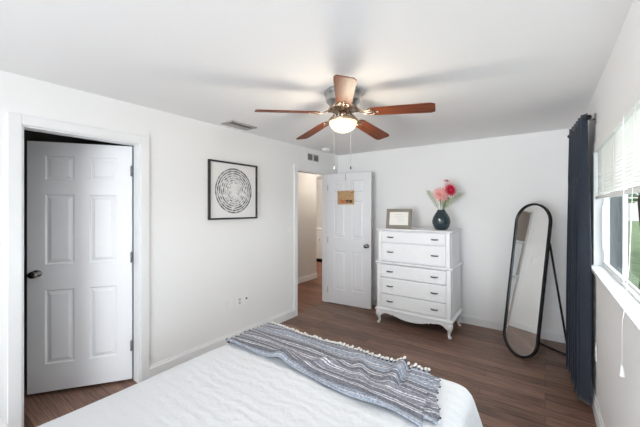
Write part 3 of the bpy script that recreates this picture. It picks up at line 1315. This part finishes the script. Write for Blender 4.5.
# corner posts
for s in (-1, 1):
    box(bm, s * (hw - 0.058) - 0.0, s * (hw - 0.010), DYF + 0.012, DYF + 0.06, 0.825, 1.236, 0.008)
    box(bm, s * (hw - 0.048), s * (hw + 0.003), DYF, DYF + 0.06, 0.21, 0.803, 0.008)
obj('carcass', bm, dres_m, dr)
bm = new()
mould(bm, hw - 0.012, DYF + 0.022, DYB, 1.230, 1.262, [(0.0, 0), (0.006, 0.2), (0.010, 0.35), (0.022, 0.5), (0.026, 0.62), (0.026, 0.92), (0.022, 1.0)])
obj('top', bm, dres_m, dr)
bm = new()
mould(bm, hw, DYF + 0.010, DYB, 0.794, 0.832, [(0.0, 0), (0.012, 0.15), (0.024, 0.4), (0.026, 0.6), (0.022, 0.85), (0.006, 1.0)])
obj('waist_moulding', bm, dres_m, dr)
bm = new()
mould(bm, hw, DYF + 0.010, DYB, 0.176, 0.222, [(0.012, 0), (0.024, 0.1), (0.026, 0.5), (0.014, 0.8), (0.0, 1.0)])
obj('base_moulding', bm, dres_m, dr)

# scalloped apron
half = [(0.0, 0.098), (0.06, 0.100), (0.12, 0.108), (0.17, 0.121), (0.20, 0.132), (0.212, 0.128), (0.226, 0.130), (0.235, 0.142), (0.25, 0.140), (0.275, 0.139), (0.30, 0.146),
        (0.33, 0.150), (0.36, 0.146), (0.385, 0.136), (0.405, 0.118), (0.43, 0.10), (0.455, 0.095)]
low = [(-x, z) for x, z in reversed(half[1:])] + half
bm = new()
prism(bm, [(-0.455, 0.178)] + low + [(0.455, 0.178)], DYF - 0.006, DYF + 0.014)
ap = obj('apron', bm, dres_m, dr)
for s in (-1, 1):
    bm = new()
    pts = [(DYF + 0.02, 0.178), (DYF + 0.02, 0.105), (DYF + 0.06, 0.135), (DYF + 0.12, 0.150), (DYB - 0.12, 0.150), (DYB - 0.06, 0.135), (DYB - 0.01, 0.105), (DYB - 0.01, 0.178)]
    a = [bm.verts.new((s * 0.446, y, z)) for y, z in pts]
    b = [bm.verts.new((s * 0.462, y, z)) for y, z in pts]
    for i in range(len(pts)):
        j = (i + 1) % len(pts)
        bm.faces.new((a[i], a[j], b[j], b[i]))
    bm.faces.new(a)
    bm.faces.new(list(reversed(b)))
    obj('side_apron', bm, dres_m, dr)


def leg_bm(sx, sy):
    """cabriole leg: knee swells out, ankle tucks in, small pad foot"""
    bm = new()
    rr = []
    prof = [(0.178, 0.0, 0.034), (0.150, 0.006, 0.036), (0.125, 0.010, 0.032), (0.100, 0.008, 0.026), (0.075, 0.002, 0.020), (0.050, -0.004, 0.0155), (0.030, -0.003, 0.015), (0.020, 0.004, 0.018),
            (0.008, 0.009, 0.020), (0.0, 0.008, 0.017)]
    for z, o, r in prof:
        c = Vector((sx * o, sy * o, z))
        ring = []
        for i in range(14):
            a = 2 * PI * i / 14
            q = 1.0 / max(abs(math.cos(a)), abs(math.sin(a)))
            q = 1 + (q - 1) * (0.55 if z > 0.1 else 0.15)
            ring.append((c.x + r * q * math.cos(a), c.y + r * q * math.sin(a), z))
        rr.append(ring)
    rings(bm, rr)
    return bm


for sx in (-1, 1):
    for sy, yy in ((-1, DYF + 0.024), (1, DYB - 0.034)):
        obj('leg', leg_bm(sx, sy), dres_m, dr, loc=(sx * 0.448, yy, 0))


def drawer_bm(w, z0, z1, yf):
    bm = new()
    box(bm, -w, w, yf, yf + 0.045, z0, z1, 0.004)
    # bead frame
    i0, i1 = 0.018, 0.030
    for x0, x1, a, b in ((-w + i0, w - i0, z1 - i1, z1 - i0), (-w + i0, w - i0, z0 + i0, z0 + i1), (-w + i0, -w + i1, z0 + i1, z1 - i1), (w - i1, w - i0, z0 + i1, z1 - i1)):
        box(bm, x0, x1, yf - 0.005, yf + 0.002, a, b, 0.002)
    return bm


def pull_bm():
    bm = new()
    tube(bm, [(-0.044, -0.010, 0), (-0.036, -0.016, 0.001), (-0.018, -0.019, 0), (0, -0.020, -0.001), (0.018, -0.019, 0), (0.036, -0.016, 0.001), (0.044, -0.010, 0)],
         [0.003, 0.007, 0.009, 0.010, 0.009, 0.007, 0.003], 10, 0.9)
    for s in (-1, 1):
        lathe(bm, [(0, 0), (0.008, 0), (0.006, 0.006), (0.005, 0.016), (0, 0.017)], 12, Matrix.Translation((s * 0.034, 0.0, 0.0)) @ Matrix.Rotation(R(90), 4, 'X'))
    return bm


p0 = None
for z0, z1, up in ((1.084, 1.222, True), (0.842, 1.076, True), (0.624, 0.788, False), (0.410, 0.616, False), (0.228, 0.402, False)):
    w_ = hw - 0.060 if up else hw - 0.050
    yf_ = DYF + 0.012 if up else DYF - 0.004
    d = obj('drawer', drawer_bm(w_, z0, z1, yf_), dres_m, dr)
    for s in (-1, 1):
        l_ = (s * 0.284, yf_, (z0 + z1) / 2)
        if p0 is None:
            p0 = obj('handle', pull_bm(), dark_m, d, loc=l_)
            p0['label'] = 'dark metal drawer pull'
        else:
            dup(p0, d, l_)

# ------------------------------------------------------------------ things on the dresser
TOPZ = 1.262
pf = thing('photo_frame', 'grey wooden frame with a white sheet leaning on the dresser top', 'picture frame', (-1.59, 3.985, TOPZ + 0.003), (R(-11), 0, R(8)))
fw_, fh_ = 0.168, 0.262
bm = new()
bw = 0.042
for x0, x1, z0, z1 in ((-fw_, fw_, fh_ - bw, fh_), (-fw_, fw_, 0, bw), (-fw_, -fw_ + bw, bw, fh_ - bw), (fw_ - bw, fw_, bw, fh_ - bw)):
    box(bm, x0, x1, -0.010, 0.012, z0, z1, 0.003)
for x0, x1, z0, z1 in ((-fw_ + 0.006, fw_ - 0.006, fh_ - 0.018, fh_ - 0.008), (-fw_ + 0.006, fw_ - 0.006, 0.008, 0.018), (-fw_ + 0.006, -fw_ + 0.016, 0.018, fh_ - 0.018), (fw_ - 0.016, fw_ - 0.006, 0.018, fh_ - 0.018)):
    box(bm, x0, x1, -0.015, -0.009, z0, z1, 0.002)
obj('frame', bm, greyf_m, pf)
bm = new()
box(bm, -fw_ + bw, fw_ - bw, -0.003, 0.006, bw, fh_ - bw)
sh = obj('sheet', bm, paper_m, pf)
bm = new()
for k, (a, b) in enumerate(((-0.06, 0.05), (-0.075, 0.07), (-0.05, 0.06), (-0.02, 0.075), (-0.02, 0.05))):
    z = 0.185 - 0.025 * k
    box(bm, a, b, -0.0036, -0.0028, z, z + 0.004)
obj('print_lines', bm, ink_m, sh)
bm = new()
prism(bm, [(-0.03, 0.02), (0.03, 0.02), (0.02, 0.20), (-0.02, 0.20)], 0.0, 0.004, Matrix.Translation((0, 0.055, -0.005)) @ Matrix.Rotation(R(14), 4, 'X'))
obj('easel_back', bm, greyf_m, pf)

vx, vy = -1.060, 4.07
va = thing('vase', 'egg-shaped dark smoked glass vase holding pink flowers', 'vase', (vx, vy, TOPZ))
bm = new()
lathe(bm, [(0, 0), (0.058, 0), (0.070, 0.006), (0.093, 0.040), (0.107, 0.085), (0.108, 0.115), (0.098, 0.155), (0.078, 0.195), (0.056, 0.226), (0.048, 0.242), (0.050, 0.250), (0.044, 0.250),
           (0.042, 0.240), (0.050, 0.222), (0.070, 0.190), (0.090, 0.15), (0.098, 0.11), (0.094, 0.08), (0.08, 0.04), (0.05, 0.02), (0, 0.018)], 40)
obj('glass_body', bm, vase_m, va)

aR = Vector((0.81, 0.586, 0))     # sideways along the dresser as seen from the bed
aF = Vector((0.586, -0.81, 0))    # towards the bed


def stem_curve(base, tip, bend=0.02, n=8):
    base, tip = Vector(base), Vector(tip)
    pts = []
    for i in range(n + 1):
        t = i / n
        p = base.lerp(tip, t)
        p.z += bend * math.sin(PI * t)
        pts.append(p)
    return pts


def flower(name, label, off, fwd, hz, rad, rows, pm, cm, face, npet=14):
    """stem from the vase neck, layered petals around a centre; face = direction the bloom looks"""
    t = thing(name, label, 'flower', (vx, vy, TOPZ))
    head = aR * off + aF * fwd + Vector((0, 0, hz))
    face = Vector(face).normalized()
    neck = aR * (off * 0.18) + aF * (fwd * 0.15) + Vector((0, 0, 0.245))
    bm = new()
    st = [aR * (-off * 0.2) + Vector((0, 0, 0.04)), neck] + stem_curve(neck, head - face * 0.02, 0.0, 5)[1:]
    tube(bm, st, 0.0032, 8)
    obj('stem', bm, stem_m, t)
    q = face.to_track_quat('Z', 'Y').to_matrix().to_4x4()
    M = Matrix.Translation(head) @ q
    for r_i in range(rows):
        bm = new()
        L = rad * (1 - 0.2 * r_i)
        elev = R(8 + 24 * r_i)
        nn = npet - 2 * r_i
        for k in range(nn):
            a = 2 * PI * k / nn + r_i * 0.3
            Wd = L * 2.6 / nn * 1.25
            A = M @ Matrix.Rotation(a, 4, 'Z') @ Matrix.Rotation(-elev, 4, 'Y')
            top = []
            for u, w in ((0.08, 0.3), (0.35, 0.8), (0.65, 1.0), (0.88, 0.75), (1.0, 0.15)):
                zc = 0.12 * L * math.sin(u * PI) - 0.05 * L * u
                top.append([(u * L, -w * Wd / 2, zc + 0.02 * L), (u * L, 0, zc), (u * L, w * Wd / 2, zc + 0.02 * L)])
            vv = [[bm.verts.new(A @ Vector(p)) for p in r] for r in top]
            for r0, r1 in zip(vv[:-1], vv[1:]):
                for i in range(2):
                    f = bm.faces.new((r0[i], r0[i + 1], r1[i + 1], r1[i]))
                    f.smooth = True
        po = obj('petals', bm, pm, t)
        s_ = po.modifiers.new('thick', 'SOLIDIFY')
        s_.thickness = 0.0015
    bm = new()
    lathe(bm, [(0, -0.012), (rad * 0.16, -0.008), (rad * 0.26, 0.004), (rad * 0.24, 0.014), (rad * 0.12, 0.022), (0, 0.024)], 18, M)
    obj('flower_centre', bm, cm, t)
    return t


flower('pink_flower', 'large salmon pink bloom, lowest in the dark vase', -0.030, 0.05, 0.438, 0.104, 3, pink_m, core_m, aF + Vector((-0.1, 0, 0.35)), 16)
flower('red_flower', 'crimson bloom at the right of the dark vase', 0.078, 0.07, 0.492, 0.082, 3, red_m, core_m, aF + aR * 0.3 + Vector((0, 0, 0.3)), 14)
flower('pale_flower', 'pale pink bloom behind the crimson one', 0.112, -0.01, 0.505, 0.112, 2, pale_m, core_m, aF + aR * 0.3 + Vector((0, 0, 0.35)), 16)
flower('small_flower', 'small pale pink bloom highest above the vase', 0.096, -0.06, 0.612, 0.055, 2, pale_m, bud_m, aF * 0.4 + Vector((0, 0, 1)), 10)


def fern(label, tip_off, tip_z, fwd, n=13, wid=0.042):
    t = thing('fern_frond', label, 'leaf', (vx, vy, TOPZ))
    base = Vector((0, 0, 0.05))
    neck = aR * (0.03 * (1 if tip_off > 0 else -1)) + Vector((0, 0, 0.248))
    tip = aR * tip_off + aF * fwd + Vector((0, 0, tip_z))
    pts = [base] + stem_curve(neck, tip, 0.025, 14)
    bm = new()
    tube(bm, pts, [0.003] * 2 + [0.0028] * (len(pts) - 4) + [0.0018, 0.001], 6)
    obj('midrib', bm, stem_m, t)
    bm = new()
    body = pts[2:]
    for i in range(1, len(body)):
        p = body[i]
        d = (body[i] - body[i - 1]).normalized()
        side = d.cross(aF).normalized()
        f_ = i / (len(body) - 1)
        L = wid * (0.55 + 0.7 * math.sin(PI * (0.15 + 0.8 * f_))) * (1.0 if f_ < 0.9 else 0.6)
        for s in (-1, 1):
            tdir = (side * s + d * 0.75 + aF * 0.25).normalized()
            nrm = tdir.cross(aF).normalized()
            for sub in (0.0,):
                q0 = p - d * 0.012 * sub
                w = 0.0042
                prof = [(0.0, 0.15), (0.3, 1.0), (0.65, 0.85), (1.0, 0.05)]
                vv = [(bm.verts.new(q0 + tdir * (L * u) + nrm * (w * k)), bm.verts.new(q0 + tdir * (L * u) - nrm * (w * k))) for u, k in prof]
                for a, b in zip(vv[:-1], vv[1:]):
                    bm.faces.new((a[0], a[1], b[1], b[0]))
    lf = obj('leaflets', bm, fern_m, t)
    s_ = lf.modifiers.new('thick', 'SOLIDIFY')
    s_.thickness = 0.001
    return t


fern('green fern frond leaning left out of the vase', -0.185, 0.485, 0.03)
fern('green fern frond leaning right out of the vase', 0.250, 0.455, 0.03)
fern('short green fern frond among the stems at the back', 0.02, 0.42, -0.06, wid=0.05)
fern('short green fern frond between the pink and crimson blooms', 0.085, 0.40, 0.03, wid=0.035)

# ------------------------------------------------------------------ sign on the open door
# rests on the door: use the door's orientation
dq = R(5.5)
dxv = Vector((math.cos(dq), math.sin(dq), 0))
dnv = Vector((math.sin(dq), -math.cos(dq), 0))
dorg = Vector((XL + 0.017, D1 - 0.03, 0))
sg = thing('hanging_sign', 'small kraft board sign hanging by white cord on the open door', 'sign', dorg + dxv * 0.325 + dnv * 0.0005 + Vector((0, 0, 1.700)), (0, 0, dq))
sw, shh = 0.142, 0.108
bm = new()
box(bm, -sw, sw, -0.011, -0.002, -shh, shh, 0.002)
obj('board', bm, kraft_m, sg)
bm = new()
tube(bm, [(-0.10, -0.012, 0.08), (-0.095, -0.008, shh + 0.01), (-0.012, -0.004, 0.275), (0.0, -0.004, 0.285), (0.012, -0.004, 0.275), (0.095, -0.008, shh + 0.01), (0.10, -0.012, 0.08)], 0.004, 8)
obj('cord', bm, cord_m, sg)
for s in (-1, 1):
    bm = new()
    lathe(bm, [(0, 0), (0.010, 0), (0.008, 0.006), (0, 0.007)], 12, Matrix.Translation((s * 0.11, -0.011, 0.075)) @ Matrix.Rotation(R(90), 4, 'X'))
    obj('knot', bm, inkd_m, sg)
bm = new()
tube(bm, [(0, 0.0, 0.30), (0, -0.010, 0.295), (0, -0.010, 0.28), (0, -0.003, 0.277)], 0.003, 8)
tube(bm, [(0, -0.002, 0.285), (0, -0.002, 0.372)], 0.0025, 8)
obj('hook', bm, nickel_m, sg)


def letters(txt, size, m, parent, loc, name):
    cu = bpy.data.curves.new(name, 'FONT')
    cu.body = txt
    cu.size = size
    cu.extrude = 0.001
    cu.offset = 0.0022
    cu.align_x = 'LEFT'
    tmp = bpy.data.objects.new(name, cu)
    COL.objects.link(tmp)
    dg = bpy.context.evaluated_depsgraph_get()
    me = bpy.data.meshes.new_from_object(tmp.evaluated_get(dg))
    wd = max(v.co.x for v in me.vertices)
    bpy.data.objects.remove(tmp)
    me.materials.clear()
    me.materials.append(m)
    o = bpy.data.objects.new(name, me)
    COL.objects.link(o)
    o.parent = parent
    o.location = loc
    o.rotation_euler = (R(90), 0, 0)
    return wd


wd = letters('ho', 0.088, coral_m, sg, (-0.092, -0.0115, -0.080), 'lettering')
letters('me', 0.088, inkd_m, sg, (-0.092 + wd + 0.006, -0.0115, -0.080), 'lettering')

# ------------------------------------------------------------------ standing mirror
MT, ML = R(38), R(8)
mw, mh = 0.200, 1.60
mi = thing('standing_mirror', 'tall black-framed pill-shaped mirror on a folding stand by the curtain', 'mirror', (-0.235, 3.80, 0.0), (0, 0, -MT))
# local: X width, -Y faces the room, mirror plane leans back (+Y at the top)
lean = Matrix.Rotation(-ML, 4, 'X')


def stadium(w, h, z0, n=20):
    pts = []
    for i in range(n + 1):
        a = PI + PI * i / n
        pts.append((w * math.cos(a), z0 + w + w * math.sin(a)))
    for i in range(n + 1):
        a = PI * i / n
        pts.append((w * math.cos(a), z0 + h - w + w * math.sin(a)))
    return pts


bm = new()
o_ = stadium(mw, mh, 0.002)
i_ = stadium(mw - 0.020, mh - 0.040, 0.022)
loops = []
for pts, y in ((o_, 0.0), (o_, 0.026), (i_, 0.026), (i_, 0.0)):
    loops.append([bm.verts.new(lean @ Vector((x, y, z))) for x, z in pts])
n = len(o_)
for a, b in zip(loops, loops[1:] + loops[:1]):
    for i in range(n):
        j = (i + 1) % n
        bm.faces.new((a[i], a[j], b[j], b[i]))
obj('frame', bm, black_m, mi)
bm = new()
g_ = stadium(mw - 0.0195, mh - 0.039, 0.0215)
prism(bm, g_, 0.012, 0.018, lean)
obj('mirror_glass', bm, mirror_m, mi)
bm = new()
prism(bm, g_, 0.0185, 0.0225, lean)
obj('backing_board', bm, black_m, mi)
hz_ = 1.20
bk = 0.50
for s in (-1, 1):
    bm = new()
    top = lean @ Vector((s * (mw - 0.008), 0.030, hz_))
    tube(bm, [top, (s * 0.16, bk, 0.012)], 0.010, 10)
    obj('stand_leg', bm, black_m, mi)
bm = new()
tube(bm, [(-0.16, bk, 0.012), (0.16, bk, 0.012)], 0.010, 10)
obj('stand_crossbar', bm, black_m, mi)

# ------------------------------------------------------------------ bed
BX0, BX1, BY0, BY1, BZ = -1.845, -0.32, -0.30, 1.86, 0.575
bed = thing('bed', 'low bed hidden beneath the white quilted coverlet', 'bed', ((BX0 + BX1) / 2, (BY0 + BY1) / 2, 0))
bx, by = (BX1 - BX0) / 2, (BY1 - BY0) / 2
bm = new()
box(bm, -bx + 0.03, bx - 0.03, -by + 0.03, by - 0.03, 0.12, 0.26, 0.01)
obj('bed_base', bm, bedwood_m, bed)
bm = new()
box(bm, -bx + 0.02, bx - 0.02, -by + 0.02, by - 0.02, 0.262, BZ - 0.03, 0.05, 4)
obj('mattress', bm, mattr_m, bed)
for sx in (-1, 1):
    for sy in (-1, 1):
        bm = new()
        box(bm, sx * (bx - 0.08) - 0.03, sx * (bx - 0.08) + 0.03, sy * (by - 0.08) - 0.03, sy * (by - 0.08) + 0.03, 0, 0.122, 0.004)
        obj('leg', bm, bedwood_m, bed)


# coverlet draped over the bed: concentric rounded-rectangle rings
def rrect(hx, hy, r, per=16, nx=36, ny=50):
    pts = []
    cs = [(hx - r, hy - r, 0), (-hx + r, hy - r, 1), (-hx + r, -hy + r, 2), (hx - r, -hy + r, 3)]
    for ci, (cx_, cy_, q) in enumerate(cs):
        for i in range(per + 1):
            a = q * PI / 2 + (PI / 2) * i / per
            pts.append((cx_ + r * math.cos(a), cy_ + r * math.sin(a), math.cos(a), math.sin(a), a))
        nxt = cs[(ci + 1) % 4]
        a = (q + 1) * PI / 2
        p0_ = (cx_ + r * math.cos(a), cy_ + r * math.sin(a))
        p1_ = (nxt[0] + r * math.cos(a), nxt[1] + r * math.sin(a))
        m_ = nx if q in (0, 2) else ny
        for i in range(1, m_):
            t = i / m_
            pts.append((p0_[0] + (p1_[0] - p0_[0]) * t, p0_[1] + (p1_[1] - p0_[1]) * t, math.cos(a), math.sin(a), a))
    return pts


cvx, cvy = (BX0 + BX1) / 2, (BY0 + BY1) / 2
bm = new()
rr = []
for s in (0.02, 0.25, 0.5, 0.7, 0.85, 0.93):
    rr.append([(x * s, y * s, BZ + 0.006 * math.sin(9 * x * s + 5 * y * s)) for x, y, a, b, an in rrect(bx, by, 0.10)])
for d, dz in ((-0.045, -0.001), (-0.02, -0.006), (0.0, -0.018), (0.012, -0.038), (0.020, -0.07), (0.027, -0.12), (0.036, -0.18), (0.046, -0.25), (0.055, -0.33), (0.063, -0.41), (0.070, -0.48), (0.072, -0.535)):
    ring = []
    f_ = max(0.0, -dz / 0.535)
    base = rrect(bx, by, 0.10)
    for x, y, nx_, ny_, an in base:
        # gentle hanging folds, deeper at the corners
        per = (x - y) * 9.0 + (x + y) * 7.0
        corner = (abs(nx_ * ny_) * 2) ** 0.7
        w = (0.012 * math.sin(per * 1.3) + 0.010 * math.sin(per * 2.7 + 1)) * f_ + corner * 0.10 * f_
        ring.append((x + nx_ * (d + w), y + ny_ * (d + w), BZ + dz + 0.004 * math.sin(9 * x + 5 * y) * (1 - f_)))
    rr.append(ring)
rings(bm, rr, cap0=True, cap1=False)
cv_ = obj('coverlet', bm, cover_m, loc=(cvx, cvy, 0))
tag(cv_, 'white quilted coverlet spread over the bed', 'coverlet')

# pillow at the head of the bed
bm = new()
nu, nv = 24, 18
for side in (1, -1):
    g = []
    for j in range(nv + 1):
        row = []
        for i in range(nu + 1):
            u, v = -1 + 2 * i / nu, -1 + 2 * j / nv
            e = (1 - u ** 4) * (1 - v ** 4)
            x = 0.33 * u * (1 - 0.06 * v * v)
            y = 0.22 * v * (1 - 0.06 * u * u)
            row.append(bm.verts.new((x, y, side * 0.080 * max(0, e) ** 0.42)))
        g.append(row)
    for j in range(nv):
        for i in range(nu):
            f = bm.faces.new((g[j][i], g[j][i + 1], g[j + 1][i + 1], g[j + 1][i]))
            f.smooth = True
bmesh.ops.remove_doubles(bm, verts=bm.verts[:], dist=1e-5)
pl = obj('pillow', bm, pillow_m, loc=(-1.635, 0.062, BZ + 0.088), rot=(0, 0, R(2)))
tag(pl, 'white pillow at the near corner of the bed', 'pillow')

# ------------------------------------------------------------------ throw blanket
TX0, TX1, TY0, TY1 = -1.835, -0.53, 1.345, 1.805
th_ = thing('throw_blanket', 'striped grey and white throw laid across the foot of the bed', 'throw blanket', (0, 0, 0))


def bed_z(x, y):
    """height of the coverlet top under a point, rounding off at the bed edges"""
    z = BZ + 0.007
    ey = y - (BY1 - 0.045)
    ex = (BX0 + 0.045) - x
    for e in (ey, ex):
        if e > 0:
            z -= 0.5 * (e / 0.07) ** 2 * 0.05
    return z


def throw_point(u, v):
    """u along X (0 = left end), v across (0 = near edge, 1 = far fringe edge)"""
    x = TX0 + (TX1 + 0.10 * (1 - v) - TX0) * u
    y = TY0 + (TY1 - TY0) * v
    # near edge wanders; ends skew
    y += (1 - v) * (0.030 * math.sin(5.0 * u + 0.6) - 0.030 * (u > 0.9) * (u - 0.9) / 0.1)
    y += (1 - v) * (0.030 * (1 - u) + 0.045 * u)
    x -= 0.04 * v * (1 - u) ** 3
    z = bed_z(x, y) + 0.012
    # soft ridges running mostly along the throw
    wr = 0.006 * math.sin(26 * v + 9 * u + 2 * math.sin(7 * u)) * (0.4 + 0.6 * math.sin(PI * u) ** 2)
    wr += 0.005 * math.sin(14 * u + 11 * v + 1.5)
    # fold bump at about a third of the way in, on the near edge
    g1 = math.exp(-(((u - 0.36) / 0.045) ** 2) - ((v - 0.10) / 0.22) ** 2)
    g2 = math.exp(-(((u - 0.42 - 0.35 * v) / 0.03) ** 2) - ((v - 0.35) / 0.3) ** 2)
    g3 = math.exp(-(((u - 0.78 + 0.12 * v) / 0.03) ** 2) - ((v - 0.55) / 0.28) ** 2)
    crease = math.exp(-(((u - 0.905 + 0.03 * (1 - v)) / 0.012) ** 2)) * max(0, min(1, (v - 0.45) / 0.15))
    g4 = math.exp(-(((u - 0.885 + 0.05 * (1 - v)) / 0.03) ** 2) - ((v - 0.8) / 0.35) ** 2)
    z += max(-0.008, wr) + 0.035 * g1 + 0.022 * g2 + 0.026 * g3 + 0.045 * g4 - 0.055 * crease
    z = max(z, bed_z(x, y) + 0.002)
    return Vector((x, y, z))


NU, NV = 200, 80
bm = new()
uvl = bm.loops.layers.uv.new('weave')
g = [[bm.verts.new(throw_point(i / NU, j / NV)) for i in range(NU + 1)] for j in range(NV + 1)]
for j in range(NV):
    for i in range(NU):
        f = bm.faces.new((g[j][i], g[j][i + 1], g[j + 1][i + 1], g[j + 1][i]))
        f.smooth = True
        for lp, (a, b) in zip(f.loops, ((i, j), (i + 1, j), (i + 1, j + 1), (i, j + 1))):
            lp[uvl].uv = (a / NU, b / NV)
tb = obj('woven_cloth', bm, throw_m, th_)
s_ = tb.modifiers.new('thick', 'SOLIDIFY')
s_.thickness = 0.006
s_.offset = 1

# folded-under end peeking out at the right
bm = new()
uvl = bm.loops.layers.uv.new('weave')
FN, FM = 14, 60
g = []
for j in range(FM + 1):
    v = j / FM
    row = []
    for i in range(FN + 1):
        u = i / FN
        x = -0.555 + 0.10 * (1 - v) + 0.075 * u + 0.008 * math.sin(9 * v)
        y = TY0 + 0.06 + (TY1 - TY0 - 0.08) * v
        row.append(bm.verts.new((x, y, bed_z(x, y) + 0.004 + 0.006 * math.sin(18 * v + 3 * u) ** 2)))
    g.append(row)
for j in range(FM):
    for i in range(FN):
        f = bm.faces.new((g[j][i], g[j][i + 1], g[j + 1][i + 1], g[j + 1][i]))
        f.smooth = True
        for lp, (a, b) in zip(f.loops, ((i, j), (i + 1, j), (i + 1, j + 1), (i, j + 1))):
            lp[uvl].uv = (a / FN, (b / FM * 0.97 + 0.015))
fo = obj('folded_end', bm, throw_m, th_)
s_ = fo.modifiers.new('thick', 'SOLIDIFY')
s_.thickness = 0.005
s_.offset = 1


def tassel_bm(r):
    bm = new()
    lathe(bm, [(0, 0.010), (0.006, 0.008), (0.008, 0.001), (0.007, -0.005), (0.009, -0.012), (0.0105, -0.022), (0.007, -0.028), (0, -0.029)], 8)
    return bm


ta = None
tk = None
NT = 62
for k in range(NT):
    u = (k + 0.5) / NT
    p = throw_point(u, 1.0) + Vector((0, 0.006 + random.uniform(-0.003, 0.005), random.uniform(0.004, 0.010)))
    rot = (R(80 + random.uniform(-14, 14)), 0, R(random.uniform(-20, 20)))
    if ta is None:
        ta = obj('tassel', tassel_bm(0), fringe_m, th_, loc=p, rot=rot)
        ta['label'] = 'cream fringe tassel'
    else:
        dup(ta, th_, p, rot).scale = (0.85, 0.85, random.uniform(0.7, 0.95))
for k in range(9):
    v = (k + 0.5) / 9
    p = throw_point(0.0, v) + Vector((-0.008, 0, 0.0))
    rot = (R(60), 0, R(-90 + random.uniform(-15, 15)))
    if tk is None:
        tk = obj('tassel', tassel_bm(0), knot_m, th_, loc=p, rot=rot)
        tk['label'] = 'charcoal end tassel'
    else:
        dup(tk, th_, p, rot)
for k in range(12):
    v = (k + 0.5) / 12
    y = TY0 + 0.06 + (TY1 - TY0 - 0.08) * v
    x = -0.478 + 0.10 * (1 - v) + 0.008 * math.sin(9 * v)
    o = dup(tk if k % 2 else ta, th_, (x, y, bed_z(x, y) + 0.008), (R(60), 0, R(90 + random.uniform(-15, 15))))
    o.scale = (0.6, 0.6, 0.6)

# ------------------------------------------------------------------ room beyond the hall
kc = thing('kitchen_cabinet', 'white base cabinet with counter far beyond the doorway', 'cabinet', (-5.15, 7.42, 0))
bm = new()
box(bm, -0.75, 0.75, -0.30, 0.31, 0.10, 0.90, 0.004)
obj('body', bm, trim_m, kc)
bm = new()
box(bm, -0.77, 0.77, -0.33, 0.31, 0.90, 0.94, 0.004)
obj('counter', bm, counter_m, kc)
bm = new()
box(bm, -0.74, 0.74, -0.24, 0.30, 0.0, 0.10)
obj('toe_kick', bm, kick_m, kc)
for k in range(3):
    bm = new()
    x0 = -0.73 + k * 0.49
    box(bm, x0, x0 + 0.47, -0.318, -0.299, 0.13, 0.68, 0.004)
    box(bm, x0 + 0.06, x0 + 0.41, -0.322, -0.316, 0.19, 0.62, 0.003)
    dd = obj('door', bm, trim_m, kc)
    bm = new()
    box(bm, x0, x0 + 0.47, -0.318, -0.299, 0.71, 0.87, 0.004)
    obj('drawer', bm, trim_m, kc)
    bm = new()
    tube(bm, [(x0 + 0.235, -0.33, 0.62), (x0 + 0.235, -0.33, 0.66)], 0.008, 8)
    obj('handle', bm, dark_m, dd)
hp = thing('hall_picture', 'dark framed picture on the far wall beyond the doorway', 'picture', (-5.28, 7.749, 1.50))
bm = new()
for x0, x1, z0, z1 in ((-0.16, 0.16, 0.32, 0.35), (-0.16, 0.16, -0.35, -0.32), (-0.16, -0.13, -0.32, 0.32), (0.13, 0.16, -0.32, 0.32)):
    box(bm, x0, x1, -0.025, -0.001, z0, z1, 0.003)
obj('frame', bm, frame_m, hp)
bm = new()
box(bm, -0.13, 0.13, -0.012, -0.002, -0.32, 0.32)
obj('print', bm, greyf_m, hp)

# ceiling lamps of the hall and of the room beyond it
for nm, x, y, e, lb in (('hall_ceiling_light', -3.45, 5.3, 10.5, 'round ceiling light in the hall outside the doorway'), ('kitchen_ceiling_light', -5.0, 6.3, 45, 'round ceiling light in the room beyond the hall')):
    t = thing(nm, lb, 'ceiling light', (x, y, H))
    bm = new()
    lathe(bm, [(0, 0), (0.15, 0), (0.15, -0.02), (0.13, -0.05), (0.07, -0.075), (0, -0.08)], 32)
    obj('diffuser', bm, bulb_m, t)
    d = bpy.data.lights.new(nm + '_lamp', 'POINT')
    d.energy = e
    d.color = (1.0, 0.94, 0.86)
    d.shadow_soft_size = 0.12
    lo = bpy.data.objects.new(nm + '_lamp', d)
    COL.objects.link(lo)
    lo.parent = t
    lo.location = (0, 0, -0.22)
